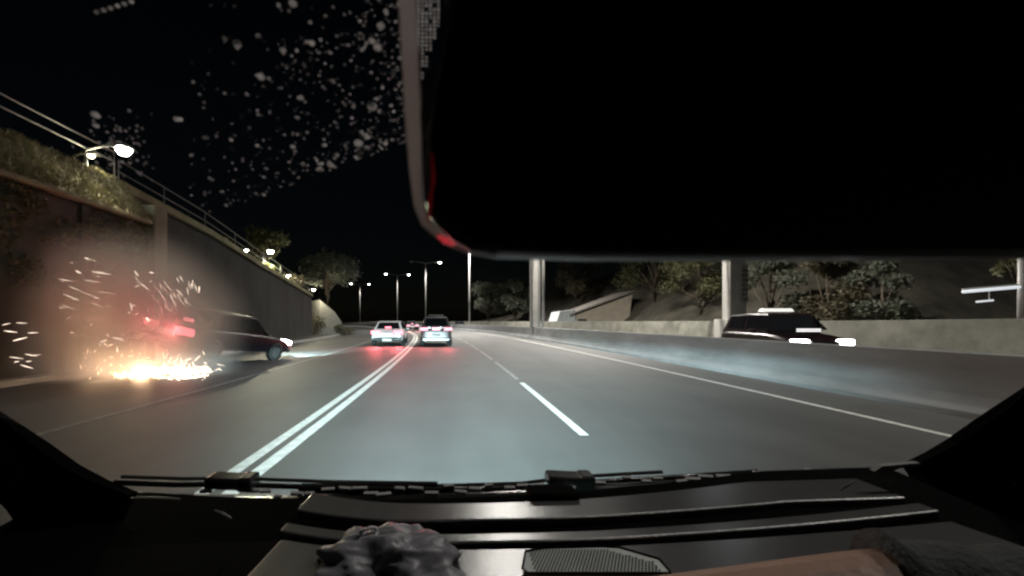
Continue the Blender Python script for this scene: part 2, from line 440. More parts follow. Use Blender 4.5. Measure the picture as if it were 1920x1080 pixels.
def tree(name, label, base, h, rx, lm, n=2600, size=0.16, seed=0, lean=0.0, group=None, cat='tree', cb=0.35):
    rnd = random.Random(seed)
    t = empty(name, base); tag(t, label, cat, group)
    tr = MB(); top = Vector((lean * h, 0, h * 0.72))
    tr.tube([Vector((0, 0, -0.3)), top * 0.35 + Vector((0.04 * h, 0, 0)), top * 0.7, top], [h * 0.03, h * 0.024, h * 0.016, h * 0.006], 8)
    blobs = []
    for i in range(9):
        a = i * 2.4 + rnd.uniform(-0.3, 0.3); rr = rx * rnd.uniform(0.3, 0.72)
        z = h * rnd.uniform(cb + 0.1, 0.86)
        c = Vector((lean * z + rr * math.cos(a), rr * math.sin(a), z))
        s = rx * rnd.uniform(0.32, 0.5)
        blobs.append((c, (s, s, s * rnd.uniform(0.6, 0.85))))
        st = Vector((lean * z * 0.6, 0, h * (cb * 0.8 + 0.06 * i * 0.4)))
        tr.tube([st, (st + c) / 2 + Vector((0, 0, h * 0.03)), c], [h * 0.012, h * 0.008, h * 0.003], 6)
    blobs.append((Vector((lean * h, 0, h * 0.85)), (rx * 0.45, rx * 0.45, h * 0.14)))
    tr.build('trunk', M_BARK, t, smooth=True)
    cr = MB(); leaf_cloud(cr, blobs, n, size, rnd)
    o = cr.build('crown', lm, t, fix=False)
    return t

def bush(name, label, base, rx, h, lm, n=900, size=0.12, seed=0, group=None):
    rnd = random.Random(seed)
    t = empty(name, base); tag(t, label, 'bush', group)
    st = MB(); blobs = []
    for i in range(6):
        a = i * 1.05 + rnd.uniform(-.3, .3)
        c = Vector((rx * 0.55 * math.cos(a), rx * 0.55 * math.sin(a), h * rnd.uniform(0.3, 0.7)))
        blobs.append((c, (rx * 0.5, rx * 0.5, h * 0.38)))
        st.tube([(0, 0, -0.2), tuple(c * 0.5), tuple(c)], [0.05, 0.035, 0.015], 5)
    st.build('stem', M_BARK, t)
    cr = MB(); leaf_cloud(cr, blobs, n, size, rnd); cr.build('foliage', lm, t, fix=False)
    return t

def at_u(u, Y, z): return (u + cx(Y), Y, z)
# left bank
tree('bank_tree', 'spreading grey-green tree above the pale wing wall on the left', tuple(px(610, 585, 46)), 6.6, 4.3, leaf_mat('pale_grey_leaves', (0.11, 0.12, 0.09), (0.15, 0.16, 0.13)), 4200, 0.17, 3, 0.02)
tree('bank_tree', 'rounded olive tree behind the second lit lamp on the left bank', tuple(px(492, 530, 33)), 4.3, 1.9, M_LEAF, 2200, 0.12, 5)
gb = 'bushes along the top of the left bank'
bush('bank_bush', 'low bush just beyond the end pier of the abutment wall', at_u(-12.6, 17.5, 5.2), 1.2, 0.9, M_LEAF, 900, 0.09, 11, gb)
bush('bank_bush', 'wide bush above the middle of the dark retaining wall', at_u(-12.7, 22.5, 5.0), 1.6, 1.0, M_LEAF, 1100, 0.09, 12, gb)
bush('bank_bush', 'olive bush between the two small lamps on the left bank', at_u(-12.9, 29.0, 4.2), 1.7, 1.3, M_LEAF, 1200, 0.10, 13, gb)
bush('bank_bush', 'bush at the low end of the retaining wall coping', at_u(-12.7, 35.5, 3.6), 1.9, 1.9, M_LEAF3, 1300, 0.10, 14, gb)
bush('bank_bush', 'dark bush at the foot of the pale wing wall', tuple(px(645, 628, 42)), 1.1, 1.1, M_LEAF3, 800, 0.09, 15, gb)
bush('bank_bush', 'bush filling the gap between retaining wall and wing wall', tuple(px(586, 632, 41.5)), 1.4, 2.6, M_LEAF3, 1000, 0.10, 16, gb)
# grass on the mossy batter and along the wall tops
gs = MB(); rnd = random.Random(33)
def tuft(p, h):
    for _ in range(4):
        a = rnd.uniform(0, 6.28); d = Vector((math.cos(a), math.sin(a), 0)) * 0.012; tip = Vector(p) + Vector((rnd.gauss(0, 0.35) * h, rnd.gauss(0, 0.35) * h, h * rnd.uniform(0.6, 1.1)))
        gs.add([Vector(p) - d, Vector(p) + d, tip], [(0, 1, 2)])
for _ in range(5200):
    Y = rnd.uniform(3, 13.4); f = rnd.random(); tuft((-9.3 - 1.0 * f + cx(Y), Y, 4.5 + 1.25 * f - 0.01), rnd.uniform(0.06, 0.2))
for _ in range(2600):
    Y = rnd.uniform(14.2, 38); tuft((-11.5 - rnd.uniform(0, 0.7) + cx(Y), Y, zrec(Y) + 0.1), rnd.uniform(0.2, 0.6))
tag(gs.build('grass', leaf_mat('dry_grass', (0.11, 0.10, 0.05), (0.17, 0.15, 0.08)), fix=False), 'dry grass growing on the left bank and wall tops', 'grass', kind='stuff')
# creepers hanging on the abutment wall
cr = MB(); rnd = random.Random(21); blobs = []
for i in range(26):
    Y = rnd.uniform(8.5, 13.4); z = rnd.uniform(2.4, 4.6)
    blobs.append((Vector((-9.42 + cx(Y), Y, z)), (0.16, 0.6, 0.5)))
leaf_cloud(cr, blobs, 2600, 0.07, rnd)
tag(cr.build('creeper', M_LEAF, fix=False), 'leafy creeper hanging over the abutment wall face at far left', 'creeper', kind='stuff')

# right hand hillside with trees behind the far wall
def hz(u, Y):
    k = max(0.0, min(1.0, (Y - 31) / 12.0)) * max(0.0, min(1.0, (125 - Y) / 40.0))
    b0 = 25.0 + max(0.0, 44 - Y) * 0.1
    return 0.35 + k * min(max(0, u - b0) * 0.8, 10.5) + max(0, u - 40) * 0.05 * k + 0.5 * noise.noise(Vector((u * 0.16, Y * 0.13, 4))) * min(1, (u - 18) / 6)
rows = []
for i in range(0, 18):
    row = []
    for Y in [-10, 0, 8, 14, 20, 24, 28, 32, 38, 46, 54, 64, 76, 90, 110, 140, 180]:
        u = 18.2 + i * 2.4
        row.append((u + cx(Y), Y, hz(u, Y)))
    rows.append(row)
b = MB(); b.grid(rows); tag(b.build('hillside', mat('dry_grass_bank', (0.042, 0.038, 0.028), 0.95, 0, 0.6, 0.35, 0.8, 3, c2=(0.07, 0.063, 0.047)), smooth=True), kind='structure')
gt = 'trees on the slope right of the far wall'
spec = [  # pixel x, base y, depth, height, radius, leaves, words
    (1080, 600, 74, 11, 5.0, M_LEAF3, 'dark brown-green tree directly right of the thin lamp pole'),
    (1225, 600, 54, 10.5, 4.8, M_LEAF, 'olive tree just right of the sloping-roofed shed'),
    (1310, 598, 44, 9.0, 4.0, M_LEAF, 'olive tree between the shed and the thick gantry column'),
    (1445, 592, 35, 7.0, 3.0, M_LEAF2, 'tree right of the thick gantry column, above the oncoming car'),
    (1550, 592, 31, 6.5, 2.8, M_LEAF3, 'bushy brown tree above the headlights of the oncoming car'),
    (1655, 590, 28, 5.6, 2.2, M_LEAF2, 'rounded grey-green tree at the dark right end of the slope'),
    (965, 606, 82, 9.5, 4.5, M_LEAF2, 'distant dim tree left of the thick pale gantry post'),
    (915, 606, 94, 10, 5.0, M_LEAF2, 'distant dim tree behind the nearest thin lamp pole'),
]
for i, (x, y, Y, h, rx, lm, lab) in enumerate(spec):
    tree('slope_tree', lab, (px(x, y, Y).x, Y, max(0.2, hz(px(x, y, Y).x - cx(Y), Y))), h, rx, lm, 5200, 0.13 if Y < 60 else 0.22, 40 + i, 0, gt, cb=0.15)
tree('slope_tree', 'thin palm-like tree beside the lit tube lamp at the right edge', (20.6, 15.6, 1.0), 3.6, 0.7, M_LEAF, 500, 0.12, 60, 0, gt, cb=0.5)

# shed with a mono-pitch roof
Yh = 56.0
sh = empty('shed', tuple(px(1110, 612, Yh))); tag(sh, 'pale tan shed with a single sloping roof beyond the opposite carriageway', 'shed')
L = Vector(sh.location)
wallm = mat('tan_render', (0.36, 0.31, 0.25), 0.9, 0, 0.18, 1.0, 0.1, 12)
b = MB(); b.slab([px(1080, 614, Yh) - L, px(1178, 614, Yh) - L, px(1186, 551, Yh) - L, px(1080, 590, Yh) - L], (0, 7, 0)); b.build('wall', wallm, sh, bevel=0.03)
b = MB(); b.slab([px(1070, 591, Yh - .5) - L, px(1192, 546, Yh - .5) - L, px(1192, 543, Yh - .5) - L, px(1070, 588, Yh - .5) - L], (0, 8, 0)); b.build('roof', mat('shed_roof', (0.2, 0.18, 0.16), 0.8), sh)
b = MB(); b.slab([px(1040, 614, Yh) - L, px(1079, 614, Yh) - L, px(1079, 580, Yh) - L, px(1050, 584, Yh) - L], (0, 5, 0)); b.build('annexe', mat('grey_render', (0.42, 0.45, 0.45), 0.9), sh, bevel=0.03)
b = MB(); b.slab([px(1084, 612, Yh - .05) - L, px(1100, 612, Yh - .05) - L, px(1100, 598, Yh - .05) - L, px(1084, 598, Yh - .05) - L], (0, 0.04, 0)); b.build('doorway', M_DARKMETAL, sh)

# ------------------------------------------------------------------ street lamps
def median_lamp(Y, label, on=(True, True), hgt=14.5, lights=True, k=(1.0, 1.0), out=0.2):
    t = empty('street_lamp', (7.53 + cx(Y), Y, 0.88)); tag(t, label, 'street lamp', 'double street lamps on the median barrier')
    sl_ = math.atan((cx(Y + 1) - cx(Y - 1)) / 2)
    t.rotation_euler = (0, 0, -sl_ * 0.6)
    b = MB(); b.tube([(0, 0, 0), (0, 0, 4), (0, 0, hgt - 0.9)], [0.115, 0.09, 0.06], 10); b.build('pole', M_POLE, t, smooth=True)
    b = MB(); b.box((0, 0, 0.03), (0.16, 0.4, 0.06)); b.build('base_plate', M_POLE, t)
    for s, lit in zip((-1, 1), on):
        b = MB(); b.tube([(0, 0, hgt - 1.3), (s * 0.5, 0, hgt - 0.95), (s * 1.6, 0, hgt - 0.82), (s * 2.9, 0, hgt - 0.75)], [0.05, 0.045, 0.04, 0.035], 8); b.build('arm', M_POLE, t, smooth=True)
        b = MB(); b.box((s * 3.2, 0, hgt - 0.72), (0.8, 0.32, 0.12), taper=0.8); h_ = b.build('lamp_head', M_POLE, t, bevel=0.03)
        b = MB(); b.lathe([(0.0, -0.20), (0.18, -0.17), (0.30, -0.09), (0.34, 0.0)], (s * 3.2, 0, hgt - 0.785), seg=16); b.build('lens', E_LAMP if lit else E_OFF, h_, smooth=True)
        if lit and lights: spot(t, (s * 3.2, 0, hgt - 1.05), (s * 3.2 + (s * 0.2 if s < 0 else out), 0, 0), P_STREET * k[0 if s < 0 else 1], C_STREET, 150, 0.6, 0.2)
    return t
median_lamp(2.0, 'double street lamp on the median directly above the camera car', k=(0.16, 0.6), out=4.0)
median_lamp(solve(7.53, 1018), 'double street lamp whose thin pole stands beside the pale gantry post', k=(1.8, 4.5), out=6.0)
median_lamp(solve(7.53, 880), 'tall double street lamp whose pole runs up behind the mirror corner', k=(4.0, 3.0))
median_lamp(solve(7.53, 798), 'double street lamp above the grey van with its left head unlit', on=(False, True), k=(1.5, 3.0))
median_lamp(solve(7.53, 745), 'double street lamp with both heads lit, above the white car')
median_lamp(solve(7.53, 675), 'farthest double street lamp beside the left tree', hgt=15)

def bank_lamp(x, y, Y, ground_z, label, power, r=0.2, lens=E_LAMPW, arm=0.5, globe=False):
    p = px(x, y, Y)
    t = empty('bank_lamp', (p.x - 0.5, Y, ground_z)); tag(t, label, 'street lamp', 'single street lamps on the left bank')
    hh = p.z - ground_z
    b = MB(); b.tube([(0.5 - arm, 0, -0.2), (0.5 - arm, 0, hh * 0.6), (0.5 - arm, 0, hh + 0.1), (0.5 - arm * 0.5, 0, hh + 0.22), (0.5, 0, hh + 0.2)], [0.07, 0.055, 0.045, 0.04, 0.035], 8); b.build('pole', M_GALV, t, smooth=True)
    b = MB(); b.box((0.5, 0, hh + 0.17), (0.5, 0.3, 0.1), taper=0.75); h_ = b.build('lamp_head', M_GALV, t, bevel=0.02)
    b = MB(); b.lathe([(0, -r), (r * 0.6, -r * 0.8), (r, -r * 0.2), (r * 0.9, 0.02)], (0.5, 0, hh + 0.12), seg=16); b.build('lens', lens, h_, smooth=True)
    if power and globe: point(t, (0.5, -0.05, hh - r - 0.02), power, C_BANK, 0.1, 'bulb')
    elif power: spot(t, (0.5, 0, hh - r - 0.08), (0.9, -0.3, 0), power, C_BANK, 165, 0.4, 0.15)
bank_lamp(232, 287, 12.3, 5.7, 'brightest lamp on the left bank above the abutment wall end', 210, 0.20, arm=1.1)
bank_lamp(171, 299, 12.6, 5.7, 'small warm lamp on the abutment coping left of the brightest one', 120, 0.09, emit('warm_lens', (1, 0.85, 0.55), 14))
bank_lamp(507, 474, 29.0, 4.9, 'larger of the two lamps in front of the rounded olive tree', P_BANK * 0.8, 0.2)
bank_lamp(462, 472, 31.0, 5.4, 'small dim lamp behind the railing on the retaining wall', 150, 0.12)
bank_lamp(540, 519, 35.5, 3.8, 'lamp at the low end of the retaining wall', 500, 0.18, globe=True)
bank_lamp(588, 545, 42.0, 1.6, 'lamp tucked under the spreading tree by the wing wall', 420, 0.14, globe=True)

# tube lamp on a post at the right edge
t = empty('tube_lamp', (19.0, 14.35, 0.9)); tag(t, 'long horizontal tube lamp on a post at the right edge', 'street lamp')
b = MB(); b.tube([(0, 0, 0), (0, 0, 2.8)], [0.09, 0.07], 10); b.build('post', M_POLE, t, smooth=True)
p0, p1 = px(1806, 547, 14.35) - Vector(t.location), px(1912, 538, 14.35) - Vector(t.location)
b = MB(); b.tube([p0, p1], 0.055, 10); b.build('tube', emit('tube_glow', (0.9, 0.95, 1.0), 0.75), t, smooth=True)
b = MB(); b.tube([p0 + Vector((0, 0.02, 0.085)), p1 + Vector((0.1, 0.02, 0.085))], 0.03, 8); b.build('bracket', M_POLE, t)
b = MB(); b.tube([px(1831, 566, 14.35) - Vector(t.location), px(1862, 563, 14.35) - Vector(t.location)], 0.03, 8); b.build('small_tube', emit('tube_glow', (0.9, 0.95, 1.0), 0.75), t, smooth=True)
b = MB(); b.tube([px(1855, 545, 14.38) - Vector(t.location), px(1855, 564, 14.38) - Vector(t.location)], 0.015, 6); b.build('hanger', M_POLE, t)

# ------------------------------------------------------------------ sign gantry over the opposite carriageway
Yg, Yr = solve(7.53, 1003), solve(17.9, 1374)
A = Vector((7.53 + cx(Yg), Yg, 0.9)); B = Vector((17.95 + cx(Yr), Yr, 0.0))
g = empty('sign_gantry', tuple(A)); tag(g, 'pale steel sign gantry spanning the opposite carriageway', 'gantry')
b = MB(); b.box((0, 0, 3.3), (0.42, 0.5, 6.6)); b.build('column', M_PALE, g, bevel=0.03)
b = MB(); b.box((0.31, 0, 3.3), (0.16, 0.36, 6.6)); b.build('column_flange', M_GALV, g, bevel=0.02)
b = MB(); b.box((-0.31, 0, 3.3), (0.14, 0.36, 6.6)); b.build('column_flange', M_GALV, g, bevel=0.02)
D = B - A
b = MB(); b.box(tuple(Vector((D.x, D.y, -0.9 + 3.7))), (1.0, 0.8, 7.2)); b.build('column', M_PALE, g, bevel=0.04)
b = MB(); b.box(tuple(Vector((D.x, D.y, -0.9 + 0.75))), (1.7, 1.4, 1.5)); b.build('plinth', M_PALE, g, bevel=0.05)
b = MB(); b.box(tuple(Vector((D.x + 0.28, D.y - 0.47, -0.9 + 3.6))), (0.42, 0.12, 2.2)); cab = b.build('cabinet', M_GALV, g, bevel=0.01)
for i in range(7):
    b = MB(); b.box(tuple(Vector((D.x + 0.28 + 0.05 * (-1) ** i, D.y - 0.55, -0.9 + 2.7 + i * 0.29))), (0.26 if i % 2 else 0.34, 0.05, 0.07)); b.build('louvre', M_DARKMETAL, cab)
for dz in (5.75, 7.0):
    for dy in (-0.35, 0.35):
        b = MB(); b.tube([(0, dy, dz), (D.x, D.y + dy, dz)], 0.06, 8); b.build('chord', M_GALV, g, smooth=True)
for i in range(10):
    f0, f1 = i / 10, (i + 1) / 10
    b = MB(); b.tube([(D.x * f0, D.y * f0 - 0.35, 5.75 if i % 2 else 7.0), (D.x * f1, D.y * f1 - 0.35, 7.0 if i % 2 else 5.75)], 0.035, 6); b.build('brace', M_GALV, g)

# ------------------------------------------------------------------ cars
BRAKE_W = [320]
def car(name, label, loc, rz, paint, L=4.4, W=1.78, Hh=1.45, style='sedan', rear='off', front=False, roll=0.0, detail=True, group=None):
    t = empty(name, loc, rz); t.rotation_euler = (0, roll, rz); tag(t, label, 'car', group)
    hw, hl = W / 2, L / 2
    zb = 0.24 if style != 'suv' else 0.32
    belt = Hh * 0.62
    if style == 'sedan':
        tops = [(-hl, belt - 0.22), (-hl + 0.06, belt - 0.05), (-hl + 0.30, belt + 0.04), (-hl * 0.45, belt + 0.04), (0, belt), (hl * 0.42, belt - 0.02), (hl - 0.5, belt - 0.13), (hl - 0.12, belt - 0.24), (hl, belt - 0.40)]
        cab = [(-hl + 0.50, belt), (-hl + 1.15, Hh - 0.04), (-0.15, Hh), (0.35, Hh - 0.03), (hl - 1.28, belt - 0.02)]
    else:
        tops = [(-hl, belt - 0.20), (-hl + 0.05, belt - 0.02), (-hl + 0.3, belt + 0.02), (-hl * 0.45, belt + 0.02), (0, belt), (hl * 0.42, belt), (hl - 0.5, belt - 0.08), (hl - 0.12, belt - 0.18), (hl, belt - 0.36)]
        cab = [(-hl + 0.08, belt), (-hl + 0.34, Hh - 0.05), (-0.4, Hh), (0.45, Hh - 0.03), (hl - 1.15, belt - 0.02)]
    rings = []
    for i, (y, zt) in enumerate(tops):
        k = (0.86 if i in (0, len(tops) - 1) else 0.95 if i in (1, len(tops) - 2) else 1.0)
        w_ = hw * k; z0 = zb + (0.12 if i in (0, len(tops) - 1) else 0.0)
        hf = [(w_ * 0.86, z0), (w_ * 0.97, z0 + 0.10), (w_, (z0 + zt) * 0.5), (w_ * 0.975, zt - 0.10), (w_ * 0.90, zt - 0.015), (w_ * 0.5, zt + 0.015)]
        rings.append([(x, y, z) for x, z in hf] + [(-x, y, z) for x, z in reversed(hf)])
    b = MB(); b.loft(rings); body = b.build('body', paint, t, smooth=True, sub=2)
    # greenhouse
    wb, wr = hw * 0.90, hw * 0.70
    rings = []
    for i, (y, z) in enumerate(cab):
        if i in (0, 4): rings.append([(wb, y, z - 0.06), (wb * 0.99, y, z), (-wb * 0.99, y, z), (-wb, y, z - 0.06)])
        else: rings.append([(wb, y, belt - 0.06), (wr, y, z - 0.03), (-wr, y, z - 0.03), (-wb, y, belt - 0.06)])
    b = MB(); b.loft(rings)
    roofp = b.build('cabin', paint, t, bevel=0.05)
    # panes, a little proud of the cabin skin
    def pane(nm, q, n):
        n = Vector(n).normalized(); mb = MB(); mb.slab([Vector(p) + n * 0.004 for p in q], n * 0.012); mb.build(nm, M_CARGLASS, t, bevel=0.006)
    def lerp(a, b_, f): return Vector(a) + (Vector(b_) - Vector(a)) * f
    def quad_in(a, b_, c, d, fx, f0, f1):
        p = lerp(a, d, f0), lerp(b_, c, f0), lerp(b_, c, f1), lerp(a, d, f1)
        return [lerp(p[0], p[1], fx), lerp(p[0], p[1], 1 - fx), lerp(p[3], p[2], 1 - fx), lerp(p[3], p[2], fx)]
    y0, z0 = cab[0]; y1, z1 = cab[1]
    q = quad_in((-wb, y0, z0), (wb, y0, z0), (wr, y1, z1 - 0.03), (-wr, y1, z1 - 0.03), 0.08, 0.14, 0.88)
    pane('rear_window', q, (0, -(z1 - z0), (y1 - y0)) if style == 'sedan' else (0, -(z1 - z0), y1 - y0))
    y0, z0 = cab[4]; y1, z1 = cab[3]
    q = quad_in((-wb, y0, z0), (wb, y0, z0), (wr, y1, z1 - 0.03), (-wr, y1, z1 - 0.03), 0.06, 0.10, 0.90)
    pane('windscreen', q, (0, (z1 - z0), (y0 - y1)))
    for s in (-1, 1):
        nrm = (s * (Hh - belt), 0, wb - wr)
        ya, yb_ = cab[1][0], cab[3][0]; ym = (ya + yb_) / 2
        def sp(y, f):  # on the side plane
            return Vector((s * (wb + (wr - wb) * f), y, belt - 0.06 + (Hh - 0.03 - (belt - 0.06)) * f))
        pane('side_window', [sp(ya + 0.02, 0.2), sp(ym - 0.05, 0.2), sp(ym - 0.05, 0.86), sp(ya + 0.10, 0.86)], nrm)
        pane('side_window', [sp(ym + 0.05, 0.2), sp(yb_ + 0.42, 0.2), sp(yb_ + 0.02, 0.86), sp(ym + 0.05, 0.86)], nrm)
        # door mirror
        b = MB(); b.box((s * (hw + 0.08), cab[4][0] - 0.35, belt + 0.05), (0.2, 0.11, 0.13)); b.build('door_mirror', paint, t, bevel=0.03)
    # wheels
    wr_ = 0.32 if style != 'suv' else 0.37
    for s in (-1, 1):
        for yy in (-hl + 0.85, hl - 0.85):
            b = MB(); b.lathe([(wr_ - 0.10, -0.1), (wr_ - 0.02, -0.1), (wr_, -0.06), (wr_, 0.06), (wr_ - 0.02, 0.1), (wr_ - 0.10, 0.1)], (s * (hw - 0.09), yy, wr_), 'X', 28)
            wh = b.build('wheel', M_TYRE, t, smooth=True)
            b = MB(); b.lathe([(0, 0.085 * s), (wr_ * 0.3, 0.09 * s), (wr_ - 0.09, 0.07 * s)], (s * (hw - 0.09), yy, wr_), 'X', 20); b.build('rim', M_RIM, wh, smooth=True)
            b = MB(); b.lathe([(0, 0), (wr_ + 0.06, 0.0), (wr_ + 0.06, 0.012), (0, 0.012)], (s * (hw - 0.045) - 0.006, yy, wr_ + 0.02), 'X', 24); b.build('wheel_arch', M_BLACK, t)
    # bumpers, plate
    for s, nm in ((-1, 'rear_bumper'), (1, 'front_bumper')):
        b = MB(); b.box((0, s * (hl - 0.05), zb + 0.14), (W * 0.86, 0.22, 0.20)); b.build(nm, M_GLOSSB if rear != 'white' or s > 0 else M_GLOSSB, t, bevel=0.05)
    b = MB(); b.box((0, -hl - 0.055, zb + 0.12 if style == 'sedan' else zb + 0.40), (0.5, 0.02, 0.12)); b.build('number_plate', M_PLATE, t)
    if rear != 'off':
        em = E_BRAKE if rear == 'brake' else E_TAIL
        zt = belt - 0.10
        for s in (-1, 1):
            if style == 'sedan':
                b = MB(); b.box((s * hw * 0.70, -hl + 0.02, zt - 0.02), (0.50, 0.16, 0.20), rz=s * 0.18)
            else:
                b = MB(); b.box((s * hw * 0.74, -hl + 0.02, zt + 0.02), (0.42, 0.16, 0.16), rz=s * 0.14)
            b.build('tail_light', em, t, bevel=0.03)
            spot(t, (s * hw * 0.7, -hl - 0.12, zt), (s * hw * 0.7, -hl - 6, 0.1), BRAKE_W[0] if rear == 'brake' else 120, (1, 0.12, 0.14), 150, 0.8, 0.08)
        if style == 'sedan':
            b = MB(); b.box((0, -hl + 0.62, belt + 0.14), (0.34, 0.06, 0.09)); b.build('high_brake_light', em, t, bevel=0.01)
            b = MB(); b.box((0, -hl - 0.005, zt - 0.14), (0.6, 0.05, 0.16)); b.build('plate_recess', emit('plate_glow', (1, .9, .92), 0.8), t, bevel=0.01)
        else:
            b = MB(); b.box((0, -hl - 0.0, zt + 0.03), (0.42, 0.06, 0.15)); b.build('centre_light', em, t, bevel=0.01)
            b = MB(); b.tube([(-hw * .5, -0.9, Hh + 0.05), (hw * .5, -0.9, Hh + 0.05)], 0.025, 8); b.build('roof_bar', M_GALV, t)
            b = MB(); b.tube([(-hw * .5, 0.1, Hh + 0.05), (hw * .5, 0.1, Hh + 0.05)], 0.025, 8); b.build('roof_bar', M_GALV, t)
    for s in (-1, 1):
        b = MB(); b.box((s * hw * 0.68, hl - 0.10, belt - 0.25), (0.40, 0.22, 0.15), rz=-s * 0.3)
        b.build('headlight', E_HEADL if front else E_OFF, t, bevel=0.03)
    b = MB(); b.box((0, hl - 0.03, belt - 0.30), (W * 0.42, 0.1, 0.16)); b.build('grille', M_GLOSSB, t, bevel=0.02)
    return t

def headspots(t, L, W, belt, power, ang=70, aim=14):
    for s in (-1, 1): spot(t, (s * W * 0.34, L / 2 + 0.12, belt - 0.25), (s * W * 0.34, L / 2 + aim, -0.4), power, C_HEAD, ang, 0.7, 0.08, 'headlamp_bulb')

P_WHITE = mat('white_paint', (0.75, 0.76, 0.80), 0.3, 0, 0.04, 2, coat=0.6)
P_GREY = mat('grey_paint', (0.16, 0.14, 0.145), 0.3, 0.4, 0.06, 2, coat=0.6)
P_DARK = mat('dark_blue_paint', (0.005, 0.005, 0.008), 0.4, 0.0, 0.1, 2, spec=0.3)
P_MAROON = mat('maroon_paint', (0.018, 0.008, 0.009), 0.3, 0.2, 0.1, 2, coat=0.6)

Yc = 25.6
hd = -math.atan((cx(25) - cx(24)))
t = car('sedan_car', 'white sedan with bright red brake lights in the left lane ahead', (px(733, 600, Yc).x, Yc, 0), -hd * -1, P_WHITE, 4.5, 1.78, 1.42, 'sedan', 'brake')
headspots(t, 4.5, 1.78, 0.9, 260)
t = car('van_car', 'grey hatchback van with lit tail lights beside the white sedan', (px(817, 600, 25.2).x, 25.2, 0), hd, P_GREY, 4.4, 1.74, 1.66, 'van', 'tail')
headspots(t, 4.4, 1.74, 1.0, 260)
# tiny cars further round the bend
t = car('small_car', 'tiny dark car far ahead between the white sedan and the van', (px(770, 605, 62).x, 62, 0), R(14), P_DARK, 4.4, 1.75, 1.45, 'sedan', 'tail')
Yo = 75.0
t = car('small_car', 'distant oncoming car with bright headlights right of the van', (px(862, 605, Yo).x, Yo, 0), R(180 + 6), P_DARK, 4.4, 1.75, 1.45, 'sedan', 'off', True)
# the crashing car
CR = (-7.55, 13.9, 0.0)
BRAKE_W[0] = 240
crash = car('crashing_car', 'dark car with glowing red tail lights scraping the left wall amid sparks', CR, R(-21), P_DARK, 4.4, 1.75, 1.44, 'sedan', 'brake', True)
crash.rotation_euler = (R(-5), R(11), R(-17))
_m = crash.rotation_euler.to_matrix()
crash.location.z = -min((_m @ Vector((a, b_, 0.0))).z for a in (-0.8, 0.8) for b_ in (-1.35, 1.35)) - 0.01
headspots(crash, 4.4, 1.75, 0.9, 2600, 60, 3)
# the oncoming car
onc = car('oncoming_car', 'dark maroon car with white headlights passing behind the median barrier', (10.15, 13.4, 0), R(180 - 2), P_MAROON, 3.5, 1.80, 1.66, 'suv', 'off', True)
b = MB(); b.box((0.1, 0.0, 1.71), (1.0, 0.22, 0.10), taper=0.85); b.build('roof_reflection', emit('roof_reflection_glow', (1.0, 0.98, 0.92), 0.9), onc, bevel=0.02)  # glowing bar added for a bright reflection on the roof
for zz in (1.02, 0.97):
    b = MB(); b.box((0.42, 1.72, zz + 0.12), (0.62, 0.06, 0.03)); b.build('front_glow_strip', emit('front_strip_glow', (1.0, 0.96, 0.97), 1.2), onc, bevel=0.005)  # glowing strips added on one side of the front face
headspots(onc, 3.5, 1.80, 1.12, 300, 70, 16)

# ------------------------------------------------------------------ sparks and smoke
rnd = random.Random(5)
sp = MB()
def spark(p, d, ln, r):
    d = Vector(d).normalized(); p = Vector(p)
    sp.tube([p - d * ln / 2, p - d * ln * 0.1, p + d * ln / 2], [r * 0.35, r, r * 0.3], 5)
def burst(n, x0, x1, y0, y1, ya, yb_, ang, jit, l0, l1, r0, r1):
    for _ in range(n):
        Y = rnd.uniform(ya, yb_); p = px(rnd.uniform(x0, x1), rnd.uniform(y0, y1), Y)
        a = R(ang + rnd.gauss(0, jit)); s = Y / F
        spark(p, (math.cos(a), rnd.uniform(-.2, .2), -math.sin(a)), rnd.uniform(l0, l1 * 1.4) * s, rnd.uniform(r0, r1) * 0.72 * s)
burst(34, 108, 205, 484, 578, 10, 12, 14, 12, 9, 26, 0.7, 1.8)
burst(28, 285, 352, 522, 585, 11, 13, 58, 7, 8, 20, 0.7, 1.6)
burst(6, 352, 375, 530, 565, 11, 13, 80, 10, 8, 14, 0.8, 1.6)
burst(8, 255, 285, 505, 540, 10, 12, 40, 25, 7, 16, 1.0, 2.0)
burst(18, 0, 70, 575, 700, 8.5, 10, -4, 12, 8, 24, 0.8, 1.6)
burst(24, 120, 250, 590, 650, 9.5, 12, -10, 30, 4, 12, 0.8, 1.7)
burst(20, 200, 300, 570, 640, 9.5, 12, 30, 40, 4, 12, 0.5, 1.2)
burst(60, 150, 280, 640, 712, 9.5, 11, -60, 35, 3, 10, 0.6, 1.4)
burst(110, 285, 395, 688, 716, 9.8, 10.8, 8, 22, 8, 26, 0.7, 1.8)
burst(40, 300, 385, 660, 700, 10, 11.5, -55, 35, 5, 14, 0.6, 1.5)
burst(14, 380, 420, 680, 705, 10.6, 11.8, 10, 30, 5, 12, 0.6, 1.3)
tag(sp.build('sparks', emit('spark_glow', (1.0, 0.80, 0.64), 2.4), smooth=True), 'shower of bright sparks flying up behind the crashing car', 'sparks', kind='stuff')
g0 = MB()
for _ in range(60):
    Y = rnd.uniform(10.0, 10.9); p = px(rnd.uniform(215, 310), rnd.uniform(697, 716), Y); p.z = max(p.z, 0.03)
    d = Vector((rnd.uniform(-1, 1), rnd.uniform(-.3, .3), rnd.uniform(-.1, .5))).normalized()
    g0.tube([p - d * 0.07, p, p + d * 0.08], [0.006, 0.017, 0.004], 5)
tag(g0.build('embers', emit('ember_glow', (1.0, 0.62, 0.25), 9), smooth=True), 'dense yellow glow of sparks on the road at the scraping wheel', 'sparks', kind='stuff')
P_SPARK = 160.0
